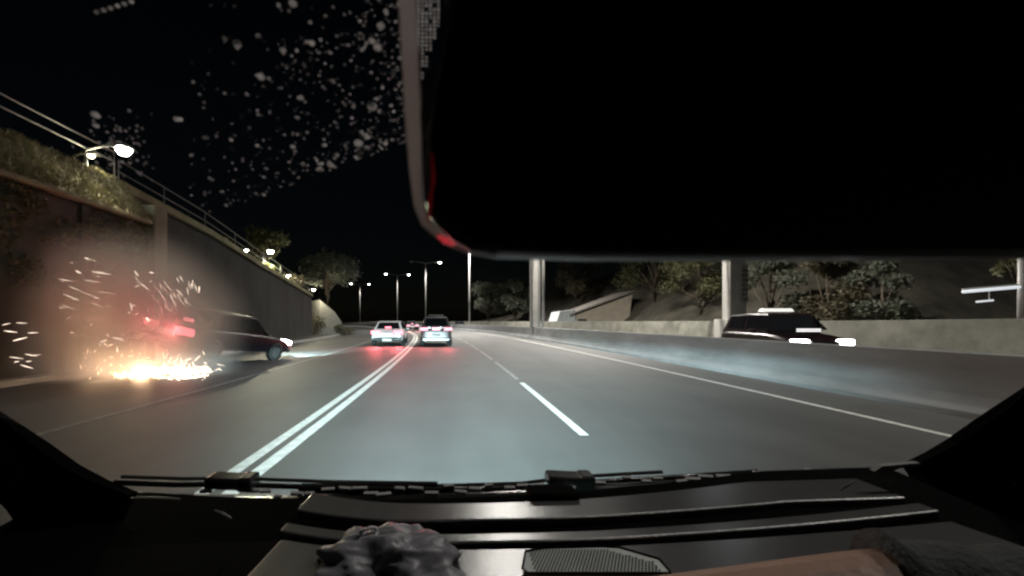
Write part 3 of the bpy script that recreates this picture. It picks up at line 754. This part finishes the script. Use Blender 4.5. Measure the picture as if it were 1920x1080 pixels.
for x_, y_, Y_, k_, r_ in ((265, 706, 10.3, 0.55, 0.12), (200, 690, 10.0, 0.4, 0.5), (330, 700, 10.6, 0.3, 0.3), (190, 600, 10.2, 0.35, 0.7)):
    p_ = px(x_, y_, Y_); p_.z = max(0.14, p_.z)
    point(None, tuple(p_), P_SPARK * k_, (1.0, 0.62, 0.34), r_, 'spark_light')

def smoke_mat(name, dens, col=(0.8, 0.78, 0.75), nscale=1.2):
    m = bpy.data.materials.new(name); m.use_nodes = True
    t = m.node_tree; t.nodes.clear()
    tc = t.nodes.new('ShaderNodeTexCoord')
    ln = t.nodes.new('ShaderNodeVectorMath'); ln.operation = 'LENGTH'
    t.links.new(tc.outputs['Object'], ln.inputs[0])
    mr = t.nodes.new('ShaderNodeMapRange'); mr.inputs['From Min'].default_value = 1.0; mr.inputs['From Max'].default_value = 0.15; mr.interpolation_type = 'SMOOTHSTEP'
    t.links.new(ln.outputs['Value'], mr.inputs['Value'])
    n = t.nodes.new('ShaderNodeTexNoise'); n.inputs['Scale'].default_value = nscale; n.inputs['Detail'].default_value = 3
    t.links.new(tc.outputs['Object'], n.inputs['Vector'])
    nr = t.nodes.new('ShaderNodeMapRange'); nr.inputs['From Min'].default_value = 0.25; nr.inputs['From Max'].default_value = 0.7
    t.links.new(n.outputs['Fac'], nr.inputs['Value'])
    mu = t.nodes.new('ShaderNodeMath'); mu.operation = 'MULTIPLY'; t.links.new(mr.outputs[0], mu.inputs[0]); t.links.new(nr.outputs[0], mu.inputs[1])
    mu2 = t.nodes.new('ShaderNodeMath'); mu2.operation = 'MULTIPLY'; mu2.inputs[1].default_value = dens; t.links.new(mu.outputs[0], mu2.inputs[0])
    v = t.nodes.new('ShaderNodeVolumePrincipled'); v.inputs['Color'].default_value = (*col, 1)
    t.links.new(mu2.outputs[0], v.inputs['Density'])
    o = t.nodes.new('ShaderNodeOutputMaterial'); t.links.new(v.outputs[0], o.inputs['Volume'])
    return m
def smoke(name, label, c, r, dens, seed):
    b = MB()
    rings = []
    for i in range(9):
        th = math.pi * (0.06 + 0.88 * i / 8)
        rings.append([(math.sin(th) * math.cos(2 * math.pi * k / 16), math.sin(th) * math.sin(2 * math.pi * k / 16), -math.cos(th)) for k in range(16)])
    b.loft(rings)
    o = b.build(name, smoke_mat(name, dens)); o.location = c; o.scale = r; o.rotation_euler = (0, 0, seed)
    tag(o, label, 'smoke', kind='stuff')
smoke('smoke', 'pale smoke cloud lit orange and red behind the crashing car', (-8.3, 10.4, 1.2), (3.3, 1.7, 2.7), 3.0, 0.2)

# ------------------------------------------------------------------ the camera car
ego = empty('camera_car', (0, 0, 0)); tag(ego, 'dark interior of the car the picture is taken from, with dashboard and mirror', 'car')
def dz(X): return 1.04 + 0.035 * X
def y0f(X): return 0.728 + 0.22 * X * X
M_DASH = mat('grey_dash', (0.04, 0.039, 0.038), 0.275, 0, 0.10, 14, 0.04, 260, spec=1.0)
M_DASH.node_tree.nodes['Principled BSDF'].inputs['IOR'].default_value = 2.0
dash = MB()
XS = [-0.78 + 0.06 * i for i in range(28)]
rows = []
for yy, dzv in ((None, -0.006), (0.66, -0.022), (0.5, -0.022), (0.42, -0.05), (0.38, -0.16), (0.37, -0.4)):
    rows.append([(X, (min(y0f(X) + 0.03, 0.835) if yy is None else yy), dz(X) + dzv) for X in XS])
dash.grid(rows); dsh = dash.build('dashboard', M_BLACK, ego, smooth=False, solid=0.006)
def dash_strip(name, fa, fb, x0, x1, n=30, drop=(0.0, 0.33), mt=None, zoff=0.0, tilt=0.0):
    top0, top1, bot0, bot1 = [], [], [], []
    for i in range(n + 1):
        X = x0 + (x1 - x0) * i / n
        z = 1.041 + 0.012 * X + zoff + (0.02 * (X - 0.2) if X > 0.2 else 0)
        if X < drop[0]: z += 0.45 * (drop[0] - X) ** 2
        if X > drop[1]: z -= 0.25 * (X - drop[1]) ** 2
        a, b_ = fa(X), fb(X); zt_ = z + tilt * (a - b_)
        top0.append((X, a, z)); top1.append((X, b_, zt_)); bot0.append((X, a, z - 0.014)); bot1.append((X, b_, z - 0.014))
    mb = MB(); mb.loft([[top0[i], top1[i], bot1[i], bot0[i]] for i in range(n + 1)])
    return mb.build(name, mt or M_DASH, dsh, bevel=0.003)
dash_strip('dash_strip', lambda X: min(0.79, y0f(X)), lambda X: min(0.70, 0.664 + 0.12 * X * X), -0.25, 0.74, drop=(-0.06, 0.9), tilt=0.01)
dash_strip('dash_strip', lambda X: 0.623 + 0.11 * X * X, lambda X: 0.597 + 0.10 * X * X, -0.25, 0.74, drop=(-0.06, 0.9), tilt=0.03)
pad = dash_strip('dash_pad', lambda X: 0.580 + 0.08 * X * X, lambda X: 0.43, -0.24, 0.72, drop=(-0.06, 0.9), tilt=0.07)
# speaker grille on the pad
spk = MB()
cs = Vector((0.165, 0.535, 1.041 + 0.012 * 0.165 + 0.0055))
outl = [(-0.085, -0.02), (-0.075, 0.018), (-0.05, 0.026), (0.03, 0.03), (0.05, 0.028), (0.09, 0.0), (0.09, -0.03), (-0.08, -0.03)]
spk.slab([cs + Vector((a, b_, 0)) for a, b_ in outl], (0, 0, 0.003)); s_o = spk.build('speaker_grille', mat('grille_plastic', (0.40, 0.42, 0.41), 0.6, 0, 0.1, 20), dsh, bevel=0.001)
rimr = MB(); rimr.tube([cs + Vector((a, b_, 0.004)) for a, b_ in outl + outl[:1]], 0.0014, 6); rimr.build('grille_rim', M_BLACK, s_o)
hol = MB()
for i in range(36):
    for j in range(12):
        a, b_ = -0.07 + 0.0042 * i + (0.0021 if j % 2 else 0), -0.028 + 0.0045 * j
        if b_ < 0.024 - max(0, a - 0.03) * 0.6:
            hol.box(cs + Vector((a, b_, 0.0034)), (0.0022, 0.0024, 0.0008))
tag(hol.build('grille_holes', M_BLACK, s_o), kind='stuff')
# black block on the dash under the glass
b = MB(); b.box((0.17, 0.755, 1.046), (0.085, 0.05, 0.016)); b.build('black_block', M_BLACK, dsh, bevel=0.005)
for (xa, ya, xb, yb_) in ((245, 934, 338, 936), (402, 957, 434, 972), (1576, 919, 1602, 902)):
    b = MB(); Yt = 0.70
    b.tube([px(xa, ya, Yt), px((xa + xb) / 2, (ya + yb_) / 2 - 1, Yt), px(xb, yb_, Yt)], [0.0015, 0.0028, 0.0015], 6); b.build('trim_strip', mat('dash_trim', (0.10, 0.10, 0.10), 0.4), dsh)
b = MB(); b.slab([px(1640, 884, 0.72), px(1655, 874, 0.72), px(1725, 868, 0.72), px(1730, 872, 0.72), px(1690, 878, 0.72), px(1660, 886, 0.72)], (0, 0.01, 0)); b.build('vent_trim', mat('vent_trim', (0.22, 0.22, 0.22), 0.4), dsh)

# windscreen
def wz(Y): return 1.0 + (0.87 - Y) * 0.676
def wy_at(x, y):   # depth where the pixel ray meets the glass
    k = (CY0 - y) / F
    return (1.0 + 0.87 * 0.676 - H) / (k + 0.676)
rows = [[(X, Y - 0.10 * X * X, wz(Y)) for X in [-0.74 + 0.074 * i for i in range(21)]] for Y in (0.90, 0.75, 0.6, 0.45, 0.3, 0.12)]
b = MB(); b.grid(rows); ws = b.build('windscreen', glass_thin('windscreen_glass', (0.985, 0.99, 0.985), 0.012), ego, smooth=True)
# roof, header, pillars, door
b = MB()
b.grid([[(X, Y, 1.50 + 0.05 * (1 - (X / 0.75) ** 2) - 0.06 * max(0, 0.2 - (0.2 - Y)) * 2) for X in [-0.72 + 0.12 * i for i in range(13)]] for Y in (0.13, 0.05, -0.2, -0.8, -1.6)])
b.build('roof_lining', M_BLACK, ego, smooth=True, solid=0.03)
def pillar(name, A_, B_):
    mb = MB(); mb.grid([A_, B_]); return mb.build(name, M_BLACK, ego, solid=0.02)
PA = [px(250, 925, 0.74), px(192, 903, 0.735), px(140, 877, 0.73), px(85, 838, 0.725), px(40, 806, 0.715), px(0, 776, 0.70), px(-120, 690, 0.64), px(-400, 480, 0.52), px(-900, 100, 0.36), Vector((-0.66, 0.10, 1.5))]
PB = [px(200, 1020, 0.72), px(110, 1012, 0.745), px(44, 992, 0.765), px(36, 968, 0.76), px(20, 948, 0.75), px(0, 932, 0.735), px(-120, 860, 0.66), px(-400, 640, 0.55), px(-900, 260, 0.38), Vector((-0.74, 0.04, 1.47))]
pillar('windscreen_pillar', PA, PB)
PA = [px(1700, 872, 0.80), px(1745, 850, 0.80), px(1785, 828, 0.80), px(1830, 797, 0.79), px(1875, 766, 0.78), px(1925, 728, 0.77), px(2050, 640, 0.70), px(2300, 450, 0.58), px(2800, 80, 0.38), Vector((0.68, 0.10, 1.5))]
PB = [px(1760, 960, 0.78), px(1840, 935, 0.80), px(1886, 906, 0.81), px(1893, 885, 0.81), px(1906, 864, 0.80), px(1945, 838, 0.78), px(2050, 770, 0.72), px(2300, 590, 0.60), px(2800, 240, 0.40), Vector((0.76, 0.04, 1.47))]
pillar('windscreen_pillar', PA, PB)
# door tops below the side windows
mb = MB(); mb.grid([[px(200, 1010, 0.72), px(110, 1008, 0.745), px(44, 990, 0.765), px(30, 994, 0.755), px(0, 1006, 0.735), px(-200, 1080, 0.6), px(-900, 1300, 0.36)], [Vector((-0.6, 0.72, 0.7)), Vector((-0.68, 0.74, 0.7)), Vector((-0.76, 0.76, 0.7)), Vector((-0.77, 0.75, 0.7)), Vector((-0.78, 0.73, 0.7)), Vector((-0.78, 0.6, 0.6)), Vector((-0.78, 0.36, 0.5))]])
mb.build('door_panel', M_BLACK, ego, solid=0.02)
mb = MB(); mb.grid([[px(1760, 950, 0.78), px(1840, 930, 0.80), px(1886, 905, 0.81), px(1903, 906, 0.81), px(1925, 900, 0.80), px(2200, 1000, 0.6), px(2800, 1200, 0.38)], [Vector((0.7, 0.78, 0.7)), Vector((0.78, 0.80, 0.7)), Vector((0.86, 0.81, 0.7)), Vector((0.90, 0.81, 0.7)), Vector((0.9, 0.80, 0.7)), Vector((0.9, 0.6, 0.6)), Vector((0.9, 0.38, 0.5))]])
mb.build('door_panel', M_BLACK, ego, solid=0.02)
b = MB(); b.slab([px(1903, 906, 0.80), px(1925, 906, 0.79), px(1925, 845, 0.79), px(1904, 866, 0.80)], (0, 0.02, 0)); b.build('quarter_post', M_BLACK, ego)

# rear-view mirror
M_RIMP = bpy.data.materials.new('translucent_rim'); M_RIMP.use_nodes = True
_t = M_RIMP.node_tree; _t.nodes.clear(); _l = _t.nodes.new('ShaderNodeBsdfTranslucent'); _l.inputs[0].default_value = (0.55, 0.55, 0.57, 1)
_o = _t.nodes.new('ShaderNodeOutputMaterial'); _t.links.new(_l.outputs[0], _o.inputs[0])
Ym = 0.135
def mpt(x, y, d=0.0): return px(x, y, Ym) + Vector((0, d, 0))
prof = [(738, -80), (746, 0), (752, 90), (757, 180), (762, 260), (768, 330), (776, 385), (790, 420), (815, 442), (845, 461), (878, 475), (930, 482), (1100, 484), (1500, 484), (1900, 482), (2250, 470), (2320, 430), (2340, 300), (2330, -40), (2300, -80)]
W_ = [34, 33, 32, 31, 28, 24, 20, 18, 14, 9, 5, 3]
inn = []
for i, (x, y) in enumerate(prof[:12]):
    x2, y2 = prof[min(i + 1, 11)]; x1, y1 = prof[max(i - 1, 0)]
    tx, ty = x2 - x1, y2 - y1; l = math.hypot(tx, ty)
    inn.append((x + ty / l * W_[i], y - tx / l * W_[i]))
outer = [mpt(x + (58, 56, 40, 18, 4, 0, 0, 0, 0, 0, 0, 0)[i], y) for i, (x, y) in enumerate(inn)] + [mpt(x, y) for x, y in prof[12:]]
cen = mpt(1500, 200)
def inset(pts, k, d): return [cen + (p - cen) * k + Vector((0, d, 0)) for p in pts]
b = MB(); b.loft([inset(outer, 0.975, -0.004), inset(outer, 0.995, 0.0), inset(outer, 0.998, 0.008), inset(outer, 0.9, 0.03), inset(outer, 0.6, 0.04)])
mir = b.build('rear_view_mirror', mat('mirror_housing', (0.004, 0.004, 0.004), 0.35, 0, 0.1, 10, spec=0.2), ego, smooth=False, bevel=0.001)
ra = [mpt(x, y, 0.001) for x, y in prof[:12]]
rb = [mpt(x, y, 0.001) for x, y in inn]
b = MB(); b.grid([ra, rb]); b.build('bevel_rim', M_RIMP, mir, solid=0.0012)
b = MB(); b.tube([mpt(822, 449, -0.006), mpt(836, 458, -0.006), mpt(852, 466, -0.006)], [0.0004, 0.0010, 0.0004], 6); b.build('red_reflection_strip', emit('red_reflection', (1.0, 0.06, 0.08), 0.35), mir)  # glowing strip stands for a red reflection on the housing
b = MB(); b.tube([mpt(812, 300, -0.006), mpt(815, 350, -0.006), mpt(808, 390, -0.006), mpt(806, 425, -0.006)], [0.0003, 0.0007, 0.0008, 0.0005], 6); b.build('red_reflection_strip', emit('red_reflection_dim', (1.0, 0.04, 0.05), 0.022), mir)  # dim glow put in as the longer red reflection
b = MB(); b.tube([mpt(808, 150, -0.006), mpt(807, 190, -0.006), mpt(800, 235, -0.006), mpt(796, 275, -0.006)], [0.0008, 0.0022, 0.0016, 0.0003], 8); b.build('grey_reflection_streak', mat('mirror_grey_reflection', (0.06, 0.06, 0.06), 0.4), mir)  # grey tube drawn as a pale reflection streak on the housing
b = MB(); b.tube([mpt(1500, -60, 0.03), mpt(1500, -300, 0.07)], [0.012, 0.010], 10); b.build('mirror_stalk', M_BLACK, mir)

# rain drops and printed dot band on the glass
M_DROP = mat('water_drop', (0.75, 0.74, 0.76), 0.25, 0, 0.1, 40)
t_ = M_DROP.node_tree; bs = t_.nodes['Principled BSDF']; tl = t_.nodes.new('ShaderNodeBsdfTranslucent'); tl.inputs[0].default_value = (0.8, 0.78, 0.8, 1)
mx = t_.nodes.new('ShaderNodeMixShader'); mx.inputs[0].default_value = 0.6
dtr = t_.nodes.new('ShaderNodeBsdfTransparent'); mx2 = t_.nodes.new('ShaderNodeMixShader')
dn_ = t_.nodes.new('ShaderNodeTexNoise'); dn_.inputs['Scale'].default_value = 160; dn_.inputs['Detail'].default_value = 1
dtc = t_.nodes.new('ShaderNodeTexCoord'); t_.links.new(dtc.outputs['Object'], dn_.inputs['Vector'])
dmr = t_.nodes.new('ShaderNodeMapRange'); dmr.inputs['From Min'].default_value = 0.32; dmr.inputs['From Max'].default_value = 0.75; dmr.inputs['To Min'].default_value = 0.02; dmr.inputs['To Max'].default_value = 1.0
t_.links.new(dn_.outputs['Fac'], dmr.inputs['Value']); t_.links.new(dmr.outputs[0], mx2.inputs[0]); t_.links.new(dtr.outputs[0], mx2.inputs[1]); t_.links.new(mx.outputs[0], mx2.inputs[2])
t_.links.new(bs.outputs[0], mx.inputs[1]); t_.links.new(tl.outputs[0], mx.inputs[2]); t_.links.new(mx2.outputs[0], t_.nodes['Material Output'].inputs[0])
drops = MB(); rnd = random.Random(9)
nrm = Vector((0, 0.676, 1.0)).normalized(); ta = Vector((1, 0, 0)); tb = nrm.cross(ta).normalized()
def drop(x, y, r, el=1.0):
    Y = wy_at(x, y); p = px(x, y, Y); p = p - Vector((0, 0, 0)) + nrm * 0.0006 - Vector((0, 0.10 * p.x * p.x, 0))
    rr = r * Y / F; vs = []
    for k in range(9):
        a = 2 * math.pi * k / 9; q = rnd.uniform(0.9, 1.1)
        vs.append(p + ta * math.cos(a) * rr * q * el + tb * math.sin(a) * rr * q)
    n = len(vs); vs2 = [p + (v - p) * 0.6 + nrm * rr * 0.35 for v in vs]
    drops.add(vs + vs2 + [p + nrm * rr * 0.5], [(k, (k + 1) % n, n + (k + 1) % n, n + k) for k in range(n)] + [(n + k, n + (k + 1) % n, 2 * n) for k in range(n)])
cnt = 0
while cnt < 720:
    x = rnd.uniform(360, 762); y = rnd.uniform(0, 400)
    edge = 405 - (x - 395) * 0.372
    if y > edge: continue
    dn = math.exp(-((762 - x) / 150.0)) * 0.75 + math.exp(-(edge - y) / 45.0) * (0.7 if x > 430 else 0.35) + 0.02
    if y < 70 and x < 640: dn *= 0.3
    if rnd.random() > dn: continue
    drop(x, y, min(5.5, rnd.lognormvariate(0.30, 0.5)), rnd.uniform(0.9, 1.35)); cnt += 1
for x, y, r in ((446, 87, 7), (486, 72, 5), (549, 9, 7), (531, 97, 5), (490, 147, 6.5), (505, 150, 3), (585, 83, 5), (388, 262, 4.5), (342, 228, 4), (334, 228, 5), (365, 158, 2.5), (697, 201, 9), (684, 258, 7), (672, 270, 8), (600, 320, 6), (620, 311, 6), (708, 91, 7), (714, 50, 6), (187, 222, 7), (188, 242, 5)):
    drop(x, y, r, 1.15)
for _ in range(110):
    a = rnd.uniform(0, 6.28); q = abs(rnd.gauss(0, 34)) + 14
    drop(232 + q * math.cos(a) * 0.9, 290 + q * math.sin(a) * 1.1, rnd.uniform(1.0, 2.6))
for k in range(6): drop(188 + 12.6 * k, 31 - 4.2 * k, 3.6, 1.3)  # row of drops put in for a reflected row of dots
o = drops.build('rain_drops_and_glints', M_DROP, ws, smooth=True); tag(o, kind='stuff')
dots = MB()
for i in range(9):
    for j in range(26):
        x = 762 + 7.5 * i; y = -4 + 7.5 * j
        if x > 836 - max(0, y - 10) * 0.32 or rnd.random() < 0.10: continue
        Y = wy_at(x, y); p = px(x, y, Y) - Vector((0, 0, 0.0)); r = 2.1 * Y / F * rnd.uniform(0.7, 1.1)
        dots.add([p + (ta * math.cos(a) + tb * math.sin(a)) * r + nrm * 0.0004 for a in [k * math.pi / 3 for k in range(6)]], [tuple(range(6))])
tag(dots.build('glass_dot_band', M_RIMP, ws), kind='stuff')

# cowl, wipers, bonnet, headlights of the camera car
b = MB(); cxs = [-0.76 + 0.08 * i for i in range(20)]
def cowl_z(X): return 0.985 + 0.035 * X + 0.05 * X * X
b.grid([[(X, 0.86 - 0.05 * X * X, cowl_z(X) + 0.004) for X in cxs], [(X, 0.93 - 0.05 * X * X, cowl_z(X) - 0.008) for X in cxs], [(X, 1.02 - 0.05 * X * X, cowl_z(X) - 0.04) for X in cxs]])
cow = b.build('cowl', M_GLOSSB, ego, smooth=True, solid=0.006)
rnd = random.Random(3)
for i in range(44):
    X = -0.66 + i * 0.032 + rnd.uniform(-.006, .006)
    b = MB(); b.box((X, 0.905 - 0.05 * X * X + rnd.uniform(-.02, .02), cowl_z(X) + 0.010), (rnd.uniform(0.012, 0.035), 0.008, 0.006), rz=rnd.uniform(-.25, .25), rx=0.3)
    b.build('cowl_slat', mat('glint_pale_plastic', (0.30, 0.30, 0.30), 0.25), cow, bevel=0.001)  # plastic coloured pale so the slats read as glints
def wiper(pts, bx, by):
    Yw = 0.93
    P = [px(x, y, Yw) for x, y in pts]
    mb = MB(); mb.tube(P, 0.006, 8); wp = mb.build('wiper', M_GLOSSB, ego, smooth=True)
    mb = MB(); mb.tube([p + Vector((0, 0.02, 0.006)) for p in P[:-1]], 0.004, 6); mb.build('blade', M_TYRE, wp)
    mb = MB(); mb.box(px(bx, by, Yw - 0.01), (0.10, 0.05, 0.024), ry=0.05); mb.box(px(bx + 30, by + 1, Yw - 0.02), (0.03, 0.05, 0.03)); mb.build('pivot_cap', M_GLOSSB, wp, bevel=0.006)
wiper([(215, 905), (330, 909), (430, 908), (620, 915), (820, 918), (980, 914)], 436, 902)
wiper([(560, 921), (760, 924), (980, 918), (1075, 906), (1250, 896), (1420, 885)], 1068, 899)
b = MB()
rows = []
for Y in (1.0, 1.08, 1.16, 1.24, 1.32, 1.36):
    row = []
    for i in range(25):
        X = -0.84 + 0.07 * i
        z = 0.895 - 0.37 * (Y - 1.0) - 0.06 * X * X + 0.035 * X - (0.10 if Y > 1.35 else 0)
        z += 0.085 * math.exp(-((X + 0.28) / 0.085) ** 2) * (1 if Y < 1.1 else 0.4)
        row.append((X, Y, z - 0.012))
    rows.append(row)
b.grid(rows); b.build('bonnet', mat('red_bonnet', (0.16, 0.03, 0.04), 0.3, 0.1, 0.05, 2, coat=0.6), ego, smooth=True, solid=0.01)
for s in (-1, 1):
    b = MB(); b.lathe([(0, 0.03), (0.06, 0.02), (0.09, 0.0), (0.10, -0.08)], (s * 0.62, 1.36, 0.66), 'Y', 18); b.build('headlight', E_HEADL, ego, smooth=True)
    headlamp_beam(spot(ego, (s * 0.62, 1.46, 0.68), (s * 0.62 + 0.6, 16, 0.68), P_HEAD, C_HEAD, 150, 0.3, 0.06, 'headlamp_bulb').data)

# crumpled bag on the dash
b = MB(); rings = []
nU, nV = 90, 34
for j in range(nV + 1):
    ph = (math.pi / 2) * j / nV
    ring = []
    for i in range(nU):
        th = 2 * math.pi * i / nU
        d = Vector((math.cos(th) * math.cos(ph), math.sin(th) * math.cos(ph), math.sin(ph)))
        n1 = noise.noise(d * 2.2 + Vector((3, 1, 2))); n2 = noise.ridged_multi_fractal(d * 2.3 + Vector((7, 2, 1)), 1.0, 2.0, 3, 1.0, 2.0) - 1; n3 = 0
        r = 1 + 0.24 * n1 + 0.11 * n2
        cav = math.exp(-(((d.x + 0.02) / 0.34) ** 2 + ((d.z - 0.45) / 0.3) ** 2)) if d.y < 0 else 0
        r *= 1 - 0.6 * cav
        ring.append((d.x * r * 0.095, d.y * r * 0.06, d.z * r * 0.052))
    rings.append(ring)
b.loft(rings)
bagm = mat('bag_film', (0.15, 0.15, 0.165), 0.42, 0, 0.3, 30, 0.12, 50)
bag = b.build('crumpled_bag', bagm, None, smooth=True); bag.location = (-0.085, 0.535, dz(-0.08) - 0.004)
tag(bag, 'crumpled dark plastic bag lying on the dashboard', 'bag')
for x, y, s in ((612, 1050, 0.012), (634, 1028, 0.010), (692, 998, 0.012)):
    mb = MB(); p = px(x, y, 0.535) - Vector(bag.location)
    mb.tube([p + Vector((math.cos(a) * s * 0.9, math.sin(a * 2) * 0.004, math.sin(a) * s * 0.45)) for a in [k * 0.7 for k in range(10)]], 0.0022, 6); mb.build('twisted_end', mat('bag_edge', (0.30, 0.30, 0.32), 0.35), bag, smooth=True)

# driver: forearm with hand, seen only along the bottom edge
def skin_mesh(name, verts, edges, radii, mt, root=0, sub=2):
    me = bpy.data.meshes.new(name); me.from_pydata([tuple(v) for v in verts], edges, []); o = bpy.data.objects.new(name, me); COL.objects.link(o)
    m_ = o.modifiers.new('skin', 'SKIN')
    for i, r in enumerate(radii):
        sv = me.skin_vertices[0].data[i]; sv.radius = (r, r); sv.use_root = (i == root)
    s_ = o.modifiers.new('sub', 'SUBSURF'); s_.levels = sub; s_.render_levels = sub
    me.materials.append(mt)
    for p in me.polygons: p.use_smooth = True
    return o
M_SKIN = mat('skin', (0.25, 0.145, 0.105), 0.5, 0, 0.12, 14, 0.1, 120)
V = []; E = []; RR = []
def chain(pts, rad, start=None):
    prev = start
    for p, r in zip(pts, rad):
        V.append(Vector(p)); RR.append(r); i = len(V) - 1
        if prev is not None: E.append((prev, i))
        prev = i
    return prev
Ya = 0.42
elbow = px(2080, 1190, 0.34); f1 = px(1800, 1110, 0.38); f2 = px(1560, 1124, 0.40); f3 = px(1330, 1138, Ya); wrist = px(1130, 1150, Ya)
palm0 = px(1040, 1165, Ya); palm1 = px(960, 1180, Ya)
chain([elbow, f1, f2, f3, wrist], [0.048, 0.044, 0.040, 0.034, 0.027])
pi = chain([palm0, palm1], [0.028, 0.026], 4)
for k in range(4):
    o0 = palm1 + Vector((-0.012, -0.024 + 0.017 * k, 0.004 - 0.004 * abs(k - 1.5)))
    ln = (0.026, 0.031, 0.029, 0.022)[k]
    chain([o0, o0 + Vector((-ln, 0, -0.006)), o0 + Vector((-ln * 1.7, 0, -0.022)), o0 + Vector((-ln * 1.9, 0, -0.042))], [0.010, 0.0095, 0.0085, 0.0075], pi)
chain([palm0 + Vector((-0.01, 0.03, -0.004)), palm0 + Vector((-0.035, 0.045, -0.015)), palm0 + Vector((-0.058, 0.045, -0.026))], [0.013, 0.0105, 0.0085], 5)
per = skin_mesh('person', V, E, RR, M_SKIN)
tag(per, 'bare forearm of the driver reaching over the dash from a dark sleeve', 'person')
sm = MB(); rings = []
for i in range(13):
    f = i / 12; c = px(1660, 1112, 0.395).lerp(elbow + Vector((0.06, -0.03, 0)), f); ring = []
    for k in range(18):
        a = 2 * math.pi * k / 18
        r = 0.046 + 0.02 * f + 0.006 * noise.noise(Vector((math.cos(a) * 1.6, math.sin(a) * 1.6, i * 0.7))) + (0.004 if i == 0 else 0) + 0.004 * math.sin(i * 2.3 + 2 * math.sin(a))
        ring.append(c + Vector((0.2 * math.cos(a) * r, math.cos(a) * r, math.sin(a) * r)))
    rings.append(ring)
sm.loft(rings); sm.build('sleeve', mat('dark_sleeve', (0.02, 0.022, 0.022), 0.9, 0, 0.3, 30, 0.4, 160), per, smooth=True)
